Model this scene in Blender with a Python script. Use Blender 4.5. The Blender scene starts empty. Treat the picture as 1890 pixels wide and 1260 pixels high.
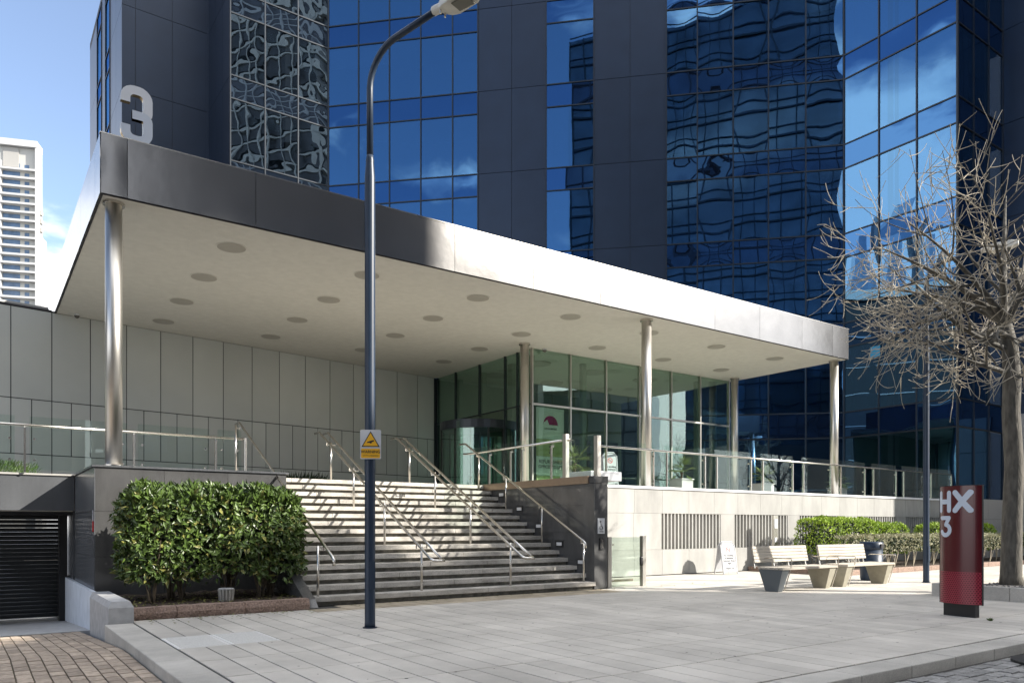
import bpy, math, random
from mathutils import Vector, Matrix, Euler
random.seed(7)
sc = bpy.context.scene
COL = sc.collection
R_ = math.radians

# ------------------------------------------------------------------ camera
YAW = math.atan2(.5759, .8177)
cd = bpy.data.cameras.new("camera"); cam = bpy.data.objects.new("camera", cd); COL.objects.link(cam)
cam.location = (0, 0, 1.6); cam.rotation_euler = (R_(90), 0, -YAW)
cd.sensor_width = 36; cd.lens = 36*1412/1890; cd.shift_y = .181; cd.clip_start = .1; cd.clip_end = 2000
sc.camera = cam
FW = Vector((.5759, .8177, 0)); RT = Vector((.8177, -.5759, 0))

# ------------------------------------------------------------------ light
SUN = Vector((1.25, -1.2, 1.0)).normalized()
w = bpy.data.worlds.new("World"); sc.world = w; w.use_nodes = True
nt = w.node_tree; N = nt.nodes; L = nt.links; N.clear()
out = N.new("ShaderNodeOutputWorld"); bg = N.new("ShaderNodeBackground")
sky = N.new("ShaderNodeTexSky"); sky.sky_type = 'NISHITA'; sky.sun_disc = False
sky.sun_elevation = math.asin(SUN.z); sky.sun_rotation = math.atan2(SUN.x, SUN.y)
sky.air_density = 1.0; sky.dust_density = .1; sky.ozone_density = 4.0
tc = N.new("ShaderNodeTexCoord"); sep = N.new("ShaderNodeSeparateXYZ"); L.new(tc.outputs['Generated'], sep.inputs[0])
mp = N.new("ShaderNodeMapping"); mp.inputs['Scale'].default_value = (1, 1, 2.4); L.new(tc.outputs['Generated'], mp.inputs[0])
nz = N.new("ShaderNodeTexNoise"); nz.inputs['Scale'].default_value = 2.6; nz.inputs['Detail'].default_value = 7; nz.inputs['Roughness'].default_value = .55
L.new(mp.outputs[0], nz.inputs['Vector'])
dt = N.new("ShaderNodeVectorMath"); dt.operation = 'DOT_PRODUCT'; dt.inputs[1].default_value = (-.8177, .5759, 0); L.new(tc.outputs['Generated'], dt.inputs[0])
def mth(op, a, b=None, c=None):
    m = N.new("ShaderNodeMath"); m.operation = op
    for i, v in enumerate((a, b, c)):
        if v is None: continue
        if isinstance(v, (int, float)): m.inputs[i].default_value = v
        else: L.new(v, m.inputs[i])
    return m.outputs[0]
e1 = mth('ADD', mth('MULTIPLY', mth('SUBTRACT', .40, sep.outputs['Z']), 1.9), mth('MULTIPLY', mth('SUBTRACT', dt.outputs['Value'], .55), .9))
# broken cloud added right and overhead to whiten the sky's fill; lobby glass reflects it
e2 = mth('ADD', mth('MULTIPLY', dt.outputs['Value'], -.42), mth('ADD', mth('MULTIPLY', sep.outputs['Z'], .38), -.06))
e = mth('ADD', mth('MAXIMUM', e1, e2), mth('MULTIPLY', mth('SUBTRACT', nz.outputs['Fac'], .5), 1.7))
mr = N.new("ShaderNodeMapRange"); mr.interpolation_type = 'SMOOTHSTEP'; L.new(e, mr.inputs[0])
mr.inputs[1].default_value = .10; mr.inputs[2].default_value = .34; mr.inputs[4].default_value = .92
mx = N.new("ShaderNodeMix"); mx.data_type = 'RGBA'; L.new(mr.outputs[0], mx.inputs[0]); hs = N.new('ShaderNodeHueSaturation'); hs.inputs['Saturation'].default_value = .82; hs.inputs['Value'].default_value = .72; L.new(sky.outputs[0], hs.inputs['Color']); L.new(hs.outputs[0], mx.inputs[6])
mx.inputs[7].default_value = (6.2, 6.2, 6.3, 1)
L.new(mx.outputs[2], bg.inputs[0]); bg.inputs[1].default_value = .15; L.new(bg.outputs[0], out.inputs[0])
sd = bpy.data.lights.new("sun", 'SUN'); sd.energy = 4.2; sd.angle = R_(.53); sd.color = (1, .94, .85)
so = bpy.data.objects.new("sun", sd); COL.objects.link(so); so.rotation_euler = SUN.to_track_quat('Z', 'Y').to_euler(); so.location = (30, -30, 40)
vs = sc.view_settings; vs.view_transform = 'Standard'; vs.look = 'None'; vs.gamma = 1; vs.use_curve_mapping = False
vs.exposure = 1.42
try:
    sc.cycles.transparent_max_bounces = 24; sc.cycles.max_bounces = 10; sc.cycles.glossy_bounces = 5; sc.cycles.diffuse_bounces = 4
    sc.cycles.sample_clamp_indirect = 6
except Exception: pass

# ------------------------------------------------------------------ materials
def mat(name, c, rough=.6, metal=0, nscale=0, namt=.15, bump=0, bscale=None, c2=None, vary=0, spec=.5, detail=6, stretch=None, bdist=.02, grime=None):
    m = bpy.data.materials.new(name); m.use_nodes = True; t = m.node_tree; b = t.nodes['Principled BSDF']
    b.inputs['Roughness'].default_value = rough; b.inputs['Metallic'].default_value = metal
    b.inputs['Specular IOR Level'].default_value = spec
    b.inputs['Base Color'].default_value = (*c, 1)
    tc = t.nodes.new("ShaderNodeTexCoord"); mpn = t.nodes.new("ShaderNodeMapping")
    geo = t.nodes.new("ShaderNodeNewGeometry")
    t.links.new(geo.outputs['Position'], mpn.inputs[0])
    if stretch: mpn.inputs['Scale'].default_value = stretch
    col = None
    if nscale:
        n = t.nodes.new("ShaderNodeTexNoise"); n.inputs['Scale'].default_value = nscale; n.inputs['Detail'].default_value = detail
        t.links.new(mpn.outputs[0], n.inputs['Vector'])
        r = t.nodes.new("ShaderNodeValToRGB"); t.links.new(n.outputs['Fac'], r.inputs[0])
        r.color_ramp.elements[0].position = .3; r.color_ramp.elements[1].position = .7
        ca = tuple(x*(1-namt) for x in c); cb = c2 or tuple(min(1, x*(1+namt)) for x in c)
        r.color_ramp.elements[0].color = (*ca, 1); r.color_ramp.elements[1].color = (*cb, 1)
        col = r.outputs[0]
    if grime:
        gs, ga_, gst = grime
        mp2 = t.nodes.new("ShaderNodeMapping"); mp2.inputs['Scale'].default_value = gst; t.links.new(geo.outputs['Position'], mp2.inputs[0])
        n3 = t.nodes.new("ShaderNodeTexNoise"); n3.inputs['Scale'].default_value = gs; n3.inputs['Detail'].default_value = 9; n3.inputs['Roughness'].default_value = .68
        t.links.new(mp2.outputs[0], n3.inputs['Vector'])
        r3 = t.nodes.new("ShaderNodeMapRange"); t.links.new(n3.outputs['Fac'], r3.inputs[0]); r3.inputs[1].default_value = .36; r3.inputs[2].default_value = .62; r3.inputs[3].default_value = 1-ga_; r3.inputs[4].default_value = 1.04
        h3 = t.nodes.new("ShaderNodeHueSaturation"); t.links.new(r3.outputs[0], h3.inputs['Value'])
        if col: t.links.new(col, h3.inputs['Color'])
        else: h3.inputs['Color'].default_value = (*c, 1)
        col = h3.outputs[0]
    if vary:
        oi = t.nodes.new("ShaderNodeObjectInfo"); mr = t.nodes.new("ShaderNodeMapRange")
        t.links.new(oi.outputs['Random'], mr.inputs[0]); mr.inputs[3].default_value = 1-vary; mr.inputs[4].default_value = 1+vary
        h = t.nodes.new("ShaderNodeHueSaturation"); t.links.new(mr.outputs[0], h.inputs['Value'])
        if col: t.links.new(col, h.inputs['Color'])
        else: h.inputs['Color'].default_value = (*c, 1)
        col = h.outputs[0]
    if col: t.links.new(col, b.inputs['Base Color'])
    if bump:
        n2 = t.nodes.new("ShaderNodeTexNoise"); n2.inputs['Scale'].default_value = bscale or nscale or 20; n2.inputs['Detail'].default_value = 4
        t.links.new(mpn.outputs[0], n2.inputs['Vector'])
        bp = t.nodes.new("ShaderNodeBump"); bp.inputs['Strength'].default_value = bump; bp.inputs['Distance'].default_value = bdist
        t.links.new(n2.outputs['Fac'], bp.inputs['Height']); t.links.new(bp.outputs[0], b.inputs['Normal'])
    return m

def glass(name, tint, refl, fmin, fmax, rough=0.0, wave=0, wscale=.8, body=None):
    """pane: tinted see-through mixed with a mirror layer that grows towards grazing angles"""
    m = bpy.data.materials.new(name); m.use_nodes = True; t = m.node_tree; t.nodes.clear()
    o = t.nodes.new("ShaderNodeOutputMaterial")
    if body: a = t.nodes.new("ShaderNodeBsdfDiffuse"); a.inputs[0].default_value = (*body, 1)
    else: a = t.nodes.new("ShaderNodeBsdfTransparent"); a.inputs[0].default_value = (*tint, 1)
    g = t.nodes.new("ShaderNodeBsdfGlossy"); g.inputs['Color'].default_value = (*refl, 1); g.inputs['Roughness'].default_value = rough
    lw = t.nodes.new("ShaderNodeLayerWeight"); lw.inputs[0].default_value = .5
    pw = t.nodes.new("ShaderNodeMath"); pw.operation = 'POWER'; pw.inputs[1].default_value = 4.0; t.links.new(lw.outputs['Facing'], pw.inputs[0])
    mr = t.nodes.new("ShaderNodeMapRange"); t.links.new(pw.outputs[0], mr.inputs[0]); mr.inputs[3].default_value = fmin; mr.inputs[4].default_value = fmax
    mx = t.nodes.new("ShaderNodeMixShader"); t.links.new(mr.outputs[0], mx.inputs[0]); t.links.new(a.outputs[0], mx.inputs[1]); t.links.new(g.outputs[0], mx.inputs[2])
    t.links.new(mx.outputs[0], o.inputs[0])
    if wave:
        geo = t.nodes.new("ShaderNodeNewGeometry"); oi = t.nodes.new("ShaderNodeObjectInfo")
        n = t.nodes.new("ShaderNodeTexNoise"); n.noise_dimensions = '4D'; n.inputs['Scale'].default_value = wscale; n.inputs['Detail'].default_value = 1.0
        mm = t.nodes.new("ShaderNodeMath"); mm.operation = 'MULTIPLY'; mm.inputs[1].default_value = 30
        t.links.new(oi.outputs['Random'], mm.inputs[0]); t.links.new(mm.outputs[0], n.inputs['W']); t.links.new(geo.outputs['Position'], n.inputs['Vector'])
        b = t.nodes.new("ShaderNodeBump"); b.inputs['Strength'].default_value = 1; b.inputs['Distance'].default_value = wave
        t.links.new(n.outputs['Fac'], b.inputs['Height']); t.links.new(b.outputs[0], g.inputs['Normal']); t.links.new(b.outputs[0], lw.inputs['Normal'])
    return m

M = {}
M['steel'] = mat('brushed steel', (.60, .58, .54), .36, 1, 3, .06, .04, 60, stretch=(1, 1, .05))
M['rail'] = mat('satin handrail steel', (.66, .63, .58), .22, 1, 30, .05)
M['fascia'] = mat('brushed metal fascia sheet', (.31, .305, .30), .22, 1, 1.5, .06, .25, 1.1, vary=.05, bdist=.03)
M['soffit'] = mat('pale rendered soffit', (.57, .55, .50), .85, 0, 5, .05, .12, 30)
M['disc'] = mat('downlight cover', (.34, .32, .28), .6, 0, 3, .05)
M['white_panel'] = mat('pale back painted glass cladding', (.50, .515, .495), .14, 0, .6, .05, vary=.05, spec=.6)
M['granite'] = mat('flamed grey granite', (.33, .32, .30), .8, 0, 240, .35, .15, 200, vary=.07)
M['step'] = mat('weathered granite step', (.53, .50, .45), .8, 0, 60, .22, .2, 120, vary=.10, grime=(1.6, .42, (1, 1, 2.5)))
M['step_recess'] = mat('dark riser stone', (.20, .19, .16), .8, 0, 8, .4)  # darker tone for the set-back face below each tread
M['paving'] = mat('pale granite paving', (.55, .515, .46), .72, 0, 180, .10, .12, 220, vary=.09, grime=(.55, .24, (1, 1, 1)))
M['paving_tan'] = mat('ochre stained paving', (.42, .355, .26), .75, 0, 4, .2, .12, 200, vary=.07, grime=(1.2, .3, (1, 1, 1)))
M['kerb'] = mat('granite kerb', (.49, .465, .42), .75, 0, 120, .22, .2, 160, vary=.06, grime=(.9, .25, (1, 1, 1)))
M['joint'] = mat('dirty joint sand', (.06, .057, .052), .95, 0, 20, .3)
M['brick'] = mat('brown clay paver', (.37, .30, .235), .85, 0, 14, .22, .4, 60, vary=.24)
M['moss'] = mat('mossy joint', (.10, .095, .05), .95, 0, 6, .4)
M['sett'] = mat('worn grey sett', (.25, .245, .235), .8, 0, 22, .3, .6, 30, vary=.22)
M['darkgranite'] = mat('polished dark granite', (.10, .105, .112), .22, 0, 90, .45, vary=.12, spec=.6, grime=(1.5, .25, (1, 1, .3)))
M['sidegranite'] = mat('honed grey granite', (.09, .09, .09), .13, 0, 90, .45, vary=.14, spec=.6, grime=(1.5, .3, (1, 1, .4)))
M['wallstone'] = mat('pale sawn granite cladding', (.355, .352, .335), .8, 0, 140, .10, .08, 180, vary=.06, grime=(1.1, .22, (1, 1, .35)))
M['bronze'] = mat('bronze anodised trim', (.36, .27, .20), .35, .7, 8, .06)
M['shutter'] = mat('black powder coated slat', (.010, .012, .013), .75)
M['black'] = mat('black rubber', (.012, .012, .013), .5)
M['darkvoid'] = mat('dark interior', (.02, .02, .022), .8)
M['navy'] = mat('navy enamel', (.016, .030, .055), .42, 0, 5, .1, spec=.4)
M['navy_panel'] = mat('dark navy metal cladding', (.020, .034, .062), .34, .35, .8, .08, vary=.07, spec=.6)
M['mullion'] = mat('dark grey aluminium mullion', (.035, .042, .052), .35, .5)
M['slab'] = mat('floor slab edge', (.05, .05, .055), .8)
M['core'] = mat('office interior', (.035, .035, .038), .9, 0, .5, .4)
M['blind'] = mat('roller blind', (.60, .61, .60), .9, vary=.15)
M['tglass'] = glass('blue solar glass', (.42, .50, .60), (.175, .39, .66), .42, .9, 0, .0032, .34)
M['wglass'] = glass('old wavy solar glass', (.30, .36, .40), (.50, .66, .80), .42, .9, 0, .010, .75)
M['wspandrel'] = glass('old wavy spandrel glass', (.1, .1, .1), (.36, .50, .66), .40, .9, 0, .010, .75, body=(.008, .012, .02))
M['tspandrel'] = glass('blue spandrel glass', (.1, .1, .1), (.105, .28, .60), .42, .9, 0, .0032, .34, body=(.008, .014, .03))
M['lglass'] = glass('green tinted lobby glass', (.76, .86, .80), (.82, .97, .92), .14, .98, 0, .0018, .9)
M['rglass'] = glass('clear balustrade glass', (.93, .975, .955), (.9, 1, .97), .03, .9, 0)
M['lobbywall'] = mat('lobby inner wall', (.22, .25, .20), .7, 0, .7, .1)
M['white'] = mat('white paint', (.74, .75, .77), .5, 0, 6, .04)
M['rampwhite'] = mat('white painted ramp wall', (.58, .62, .68), .8, 0, 3, .1, .2, 40)
M['concrete'] = mat('cast concrete', (.40, .40, .40), .85, 0, 7, .14, .2, 50)
M['brownstone'] = mat('rough brown granite', (.27, .19, .15), .9, 0, 30, .35, 1, 22, bdist=.03)
M['soil'] = mat('bark and soil', (.055, .038, .026), .95, 0, 30, .5, 1, 50)
M['gravel'] = mat('dark gravel', (.13, .125, .12), .95, 0, 60, .5, 1, 60)
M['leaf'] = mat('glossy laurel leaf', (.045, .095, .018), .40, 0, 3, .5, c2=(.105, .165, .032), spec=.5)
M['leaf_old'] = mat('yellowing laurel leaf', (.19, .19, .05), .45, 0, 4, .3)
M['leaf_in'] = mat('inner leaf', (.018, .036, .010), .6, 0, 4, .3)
M['box_leaf'] = mat('bright clipped leaf', (.26, .42, .02), .55, 0, 4, .35, c2=(.40, .54, .04))
M['vari_leaf'] = mat('cream edged leaf', (.24, .25, .12), .55, 0, 14, .4, c2=(.55, .52, .34))
M['palm'] = mat('palm leaf', (.10, .15, .035), .5, 0, 5, .3)
M['stem'] = mat('woody stem', (.085, .065, .042), .85, 0, 20, .3)
M['bark'] = mat('grey bark', (.088, .080, .066), .85, 0, 12, .45, .9, 24, stretch=(1, 1, .3))
M['twig'] = mat('pale twig bark', (.36, .315, .24), .7, 0, 6, .2)
M['wood'] = mat('weathered bench wood', (.42, .38, .32), .7, 0, 6, .15, .1, 40, stretch=(.15, 3, 3))
M['benchleg'] = mat('stone coloured bench leg', (.30, .28, .22), .7, 0, 8, .1)
M['benchleg_dark'] = mat('dark grey bench leg', (.10, .115, .125), .6)  # darker grey, given to one leg of the first bench
M['red'] = mat('maroon gloss enamel', (.085, .008, .012), .22, 0, .8, .1, spec=.6)
M['pink'] = mat('crimson print', (.30, .022, .045), .3)
M['lettering'] = mat('pale letter film', (.55, .60, .68), .45)
M['signwhite'] = mat('sign board white', (.50, .51, .53), .45)
M['yellow'] = mat('safety yellow', (.80, .42, .015), .45)
M['ink'] = mat('black print', (.015, .015, .015), .5)
M['redink'] = mat('red print', (.55, .03, .03), .5)
M['numface'] = mat('white sign face', (.66, .68, .72), .4)
M['frost'] = glass('pale frosted gate glass', (.86, .92, .88), (.85, .95, .9), .10, .9, .05)
M['brass'] = mat('brass return', (.42, .30, .13), .25, .9)
M['lens'] = mat('lamp lens', (.10, .095, .08), .15)
M['lamphead'] = mat('light grey lamp casting', (.60, .58, .52), .5, 0, 10, .06)
M['resi_white'] = mat('white render', (.46, .46, .455), .8)
M['resi_wall'] = mat('cream balcony wall', (.42, .415, .39), .8)
M['resi_glass'] = mat('balcony glazing', (.07, .12, .20), .12, 0, .5, .3, spec=.8)
M['poster_lime'] = mat('lime poster', (.55, .56, .25), .6)
M['poster_white'] = mat('poster white', (.88, .88, .88), .6)
M['magenta'] = mat('magenta print', (.45, .02, .16), .6)
M['gridglass'] = mat('dark blue curtain wall glass', (.20, .225, .245), .08, .75, .3, .3)
M['mirror_wall'] = mat('bluish curtain wall glass', (.20, .26, .34), .08, .75, .3, .2)
M['ledge'] = mat('dark slate cladding', (.045, .048, .055), .5, 0, .5, .3)
M['terrace'] = mat('terrace paving', (.55, .53, .48), .8, 0, 3, .1, vary=.05)
M['pot'] = mat('grey planter', (.42, .43, .43), .6, 0, 4, .05)
M['tactile'] = mat('ribbed pale slab', (.66, .65, .62), .75, 0, 60, .12)
M['lightlens'] = mat('frosted light cover', (.75, .75, .75), .3)
M['cyan'] = mat('blue notice', (.03, .30, .50), .5)

# ------------------------------------------------------------------ mesh helpers
class MB:
    def __init__(s): s.v = []; s.f = []; s.mi = []; s.mats = []; s.smooth = False; s.cur = 0
    def use(s, m):
        if m not in s.mats: s.mats.append(m)
        s.cur = s.mats.index(m); return s
    def add(s, vs, fs):
        n = len(s.v); s.v += [tuple(v) for v in vs]; s.f += [tuple(i+n for i in f) for f in fs]; s.mi += [s.cur]*len(fs); return s
    def box(s, x0, x1, y0, y1, z0, z1):
        return s.fbox(Vector((x0, y0, z0)), Vector((x1-x0, 0, 0)), Vector((0, y1-y0, 0)), Vector((0, 0, z1-z0)))
    def fbox(s, o, a, b, c):
        o = Vector(o); a = Vector(a); b = Vector(b); c = Vector(c)
        vs = [o, o+a, o+a+b, o+b, o+c, o+a+c, o+a+b+c, o+b+c]
        return s.add(vs, [(0, 3, 2, 1), (4, 5, 6, 7), (0, 1, 5, 4), (1, 2, 6, 5), (2, 3, 7, 6), (3, 0, 4, 7)])
    def prism(s, pts, ext):
        """pts: 3D loop, ext: vector"""
        pts = [Vector(p) for p in pts]; e = Vector(ext); n = len(pts)
        vs = pts+[p+e for p in pts]
        fs = [tuple(range(n-1, -1, -1)), tuple(range(n, 2*n))]+[(i, (i+1) % n, n+(i+1) % n, n+i) for i in range(n)]
        return s.add(vs, fs)
    def tube(s, pts, rad, sides=8, cap=True):
        pts = [Vector(p) for p in pts]; n = len(pts)
        if not hasattr(rad, '__len__'): rad = [rad]*n
        vs = []; fs = []; up = None
        for i, p in enumerate(pts):
            d = (pts[min(i+1, n-1)]-pts[max(i-1, 0)]).normalized()
            if up is None: up = Vector((0, 0, 1)) if abs(d.z) < .9 else Vector((1, 0, 0))
            a = d.cross(up).normalized(); b = d.cross(a).normalized(); up = -b if i else up
            if i == 0: up = -b
            for k in range(sides):
                t = 2*math.pi*k/sides; vs.append(p+(a*math.cos(t)+b*math.sin(t))*rad[i])
        for i in range(n-1):
            for k in range(sides):
                k2 = (k+1) % sides; fs.append((i*sides+k, i*sides+k2, (i+1)*sides+k2, (i+1)*sides+k))
        if cap: fs += [tuple(range(sides-1, -1, -1)), tuple(range((n-1)*sides, n*sides))]
        return s.add(vs, fs)
    def build(s, name, m=None, parent=None, smooth=False, kind=None, recenter=True, bevel=0):
        if not s.mats: s.mats = [m]
        c = Vector((0, 0, 0))
        if recenter:
            xs = [v[0] for v in s.v]; ys = [v[1] for v in s.v]; zs = [v[2] for v in s.v]
            c = Vector(((min(xs)+max(xs))/2, (min(ys)+max(ys))/2, min(zs)))
        me = bpy.data.meshes.new(name); me.from_pydata([(v[0]-c.x, v[1]-c.y, v[2]-c.z) for v in s.v], [], s.f)
        for mm in s.mats: me.materials.append(M[mm] if isinstance(mm, str) else mm)
        if len(s.mats) > 1: me.polygons.foreach_set('material_index', s.mi)
        if smooth: me.polygons.foreach_set('use_smooth', [len(f) <= 4 for f in s.f])
        me.update()
        o = bpy.data.objects.new(name, me); COL.objects.link(o)
        if parent: o.parent = parent; o.location = c-absloc(parent)
        else: o.location = c
        if kind: o['kind'] = kind
        if bevel:
            b = o.modifiers.new('bevel', 'BEVEL'); b.width = bevel; b.segments = 2; b.limit_method = 'ANGLE'
        return o
def absloc(o):
    p = Vector(o.location)
    while o.parent: o = o.parent; p = p+Vector(o.location)
    return p
def thing(name, label, cat, loc, group=None):
    o = bpy.data.objects.new(name, None); COL.objects.link(o); o.location = loc; o.empty_display_size = .2
    o['label'] = label; o['category'] = cat
    if group: o['group'] = group
    return o
def tag(o, label, cat, group=None):
    o['label'] = label; o['category'] = cat
    if group: o['group'] = group
    return o
def struct(o): o['kind'] = 'structure'; return o
def setting(name, loc=(0, 0, 0)):
    o = bpy.data.objects.new(name, None); COL.objects.link(o); o.location = loc; o['kind'] = 'structure'; return o
def copy_tree(o, loc=None, parent=None):
    c = o.copy(); COL.objects.link(c); c.parent = parent
    if loc is not None: c.location = loc
    for ch in list(o.children): copy_tree(ch, None, c)
    return c
def box(name, m, parent, *a, bevel=0, kind=None): return MB().box(*a).build(name, m, parent, bevel=bevel, kind=kind)

_tx = {}
def text_verts(s, size, bold=0.0, align='CENTER', spacing=1.0):
    cu = bpy.data.curves.new('t', 'FONT'); cu.body = s; cu.size = size; cu.align_x = align; cu.align_y = 'CENTER'; cu.offset = bold; cu.space_character = spacing; cu.resolution_u = 3
    o = bpy.data.objects.new('t', cu); COL.objects.link(o)
    dg = bpy.context.evaluated_depsgraph_get(); dg.update()
    me = bpy.data.meshes.new_from_object(o.evaluated_get(dg))
    v = [tuple(x.co) for x in me.vertices]; f = [tuple(p.vertices) for p in me.polygons]
    bpy.data.objects.remove(o); bpy.data.curves.remove(cu); bpy.data.meshes.remove(me)
    return v, f
def put_text(s, size, o, xd, zd, m, parent, name='lettering', bold=0.0, nrm=None, mb=None, align='CENTER'):
    v, f = text_verts(s, size, bold, align)
    o = Vector(o); xd = Vector(xd).normalized(); zd = Vector(zd).normalized(); n = xd.cross(zd)
    q = MB() if mb is None else mb
    q.add([o+xd*a[0]+zd*a[1]+n*.0015 for a in v], f)
    if mb is None: return q.build(name, m, parent)

def inframe(x, y, z, m=20):
    p = Vector((x, y, z-1.6)); t = p.dot(FW)
    if t < .5: return None
    r = p.dot(RT); px = 945+1412*r/t; py = 972-1412*p.z/t
    if -m < px < 1890+m and -m < py < 1260+m: return px, py, t
    return None

# ================================================================== GROUND
g = MB().box(-400, 900, -500, 1200, -1.2, -1.0); struct(g.build('ground', 'ledge'))
# joint bed under the paving, driveway and street
PAVE_Z = 0.0
rd = MB(); rd.box(-60, 200, -60, 4.58, -1.0, -.145); struct(rd.build('street', 'joint'))
pb = MB(); pb.prism([(1.99, 4.9, -.9), (200, 4.9, -.9), (200, 80, -.9), (1.99, 80, -.9)], (0, 0, .888)); struct(pb.build('pavement_bed', 'joint'))
pv = setting('pavement')
SW, SL = .345, 1.155
slabs = []
y = 4.98; row = 0
mesh_cache = {}
def slab_mesh(wd, ln, th, m, key, bev=.004):
    k = (round(wd, 3), round(ln, 3), m, key)
    if k not in mesh_cache:
        r = random.Random(key)
        b = bev; h = [(-wd/2, -ln/2), (wd/2, -ln/2), (wd/2, ln/2), (-wd/2, ln/2)]
        vs = [(x, y, -th) for x, y in h]+[(x, y, -b) for x, y in h]+[(x*(1-2*b/wd), y*(1-2*b/ln), r.uniform(-.0012, .0012)) for x, y in h]
        fs = [(0, 1, 5, 4), (1, 2, 6, 5), (2, 3, 7, 6), (3, 0, 4, 7), (4, 5, 9, 8), (5, 6, 10, 9), (6, 7, 11, 10), (7, 4, 8, 11), (8, 9, 10, 11)]
        me = bpy.data.meshes.new('slab'); me.from_pydata(vs, [], fs); me.materials.append(M[m]); mesh_cache[k] = me
    return mesh_cache[k]
def surface(parent, name, items, limit, stuffname):
    """items: (x, y, z, wd, ln, th, mat, tiltx) ; nearest in view become parts of their own, the rest one part"""
    sc_ = []
    for it in items:
        p = inframe(it[0], it[1], it[2], 10)
        sc_.append((p[2] if p else 1e6, it))
    sc_.sort(key=lambda a: a[0])
    rest = {}
    for i, (d_, it) in enumerate(sc_):
        x, y, z, wd, ln, th, m, tx = it
        me = slab_mesh(wd, ln, th, m, i % 5)
        if i < limit and d_ < 1e5:
            o = bpy.data.objects.new(name, me); COL.objects.link(o); o.parent = parent; o.location = Vector((x, y, z))-Vector(parent.location); o.rotation_euler = (tx, 0, 0)
        else:
            rest.setdefault(m, []).append((x, y, z, me, tx))
    mb = MB()
    for m, ls in rest.items():
        mb.use(m)
        for x, y, z, me, tx in ls:
            mb.add([(x+v.co.x, y+v.co.y, z+v.co.z+v.co.y*math.tan(tx)) for v in me.vertices], [tuple(p.vertices) for p in me.polygons])
    if mb.v:
        mb.build(stuffname, None, parent, kind='stuff')
items = []
jt = .018
r0 = random.Random(3)
ymax = 17.88
yy = 4.99+.0
rows = []
while yy < ymax: rows.append(yy); yy += SL
for ri, ya in enumerate(rows):
    x = 2.20; ci = 0
    while x < 60:
        off = (ci//7 % 2)*.0
        y0, y1 = ya, min(ya+SL, ymax)
        xc = x+SW/2
        hi = 14.40 if xc < 5.9 else (14.84 if xc < 13.6 else ymax)
        if xc > 23.2 and xc < 60: hi = 14.2
        segs = [(y0, min(y1, hi))]
        # tan strip by the stairs
        for (a, b) in segs:
            if b-a > .06:
                if xc < 13.2 and xc > 5.4 and b > 13.9 and a < 13.9 and b-13.9 > .05:
                    items.append((xc, (a+13.9)/2, 0, SW-jt, 13.9-a-jt, .05, 'paving', 0)); items.append((xc, (13.9+b)/2, 0, SW-jt, b-13.9-jt, .05, 'paving_tan', 0))
                else:
                    items.append((xc, (a+b)/2, 0, SW-jt, b-a-jt, .05, 'paving_tan' if (a > 13.8 and 5.4 < xc < 13.2) else 'paving', 0))
        x += SW; ci += 1
# leave room for tactile slabs
TX0, TX1, TY0, TY1 = 2.20, 2.20+SW*4, 10.765, 11.92
items = [i for i in items if not (TX0-.01 < i[0] < TX1 and TY0-.02 < i[1] < TY1+.02)]
surface(pv, 'paving_slab', items, 290, 'far_paving_slabs')
for k in range(2):
    x0 = TX0+k*SW*2
    b = MB().box(x0+.004, x0+2*SW-.004, TY0, TY1-.008, -.05, -.002)
    n = 12
    for i in range(n):
        yy = TY0+.06+i*(TY1-TY0-.12)/(n-1)
        b.box(x0+.05, x0+2*SW-.05, yy-.018, yy+.018, -.002, .005)
    b.build('tactile_slab', 'tactile', pv)
# kerbs
kb = setting('kerb')
x = 2.6
while x < 60:
    MB().box(x+.004, x+1.05-.004, 4.58, 4.97, -.3, random.uniform(-.003, .002)).build('kerb_stone', 'kerb', kb, bevel=.012); x += 1.05
ys = 14.1
while ys > 5.6:
    x0 = 1.76; MB().box(x0, 2.18, ys-1.06+.004, ys-.004, -1.0, random.uniform(-.003, .002)).build('kerb_stone', 'kerb', kb, bevel=.012); ys -= 1.06
# rounded corner kerb
for k in range(3):
    a0 = math.pi+k*math.pi/6; a1 = a0+math.pi/6-.01; c = (2.74, 5.56)
    ri, ro = .57, .98
    pts = [(c[0]+ro*math.cos(a0), c[1]+ro*math.sin(a0), -1.0), (c[0]+ro*math.cos(a1), c[1]+ro*math.sin(a1), -1.0), (c[0]+ri*math.cos(a1), c[1]+ri*math.sin(a1), -1.0), (c[0]+ri*math.cos(a0), c[1]+ri*math.sin(a0), -1.0)]
    MB().prism(pts, (0, 0, .999)).build('kerb_stone', 'kerb', kb)
# driveway: falls towards the shutter
def dz(y): return -.13 if y < 12 else -.13-.064*(y-12)
dw = setting('driveway')
MB().prism([(-30, 4.58, -1.5), (-30, 4.58, -.16), (-30, 12, -.16), (-30, 17.6, dz(17.6)-.03), (-30, 17.6, -1.5)], (31.78, 0, 0)).build('joint_bed', 'moss', dw)
items = []; bw, bl = .168, .29
x = 1.74-bw/2; c = 0
SLP = -math.atan(.064)
while x > -12:
    y = 4.7+(c % 2)*bl/2
    while y+bl < 17.6:
        yc = y+bl/2; jit = random.uniform(-.003, .003)
        items.append((x, yc, dz(yc)+jit, bw-.014, bl-.034, .04, 'brick', SLP if yc > 12 else 0)); y += bl
    x -= bw; c += 1
surface(dw, 'brick', items, 290, 'far_bricks')
MB().prism([(-30, 17.6, -1.6), (-30, 17.6, dz(17.6)), (-30, 24, dz(24)), (-30, 24, -1.6)], (32.0, 0, 0)).build('concrete_threshold', 'concrete', dw)
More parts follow.
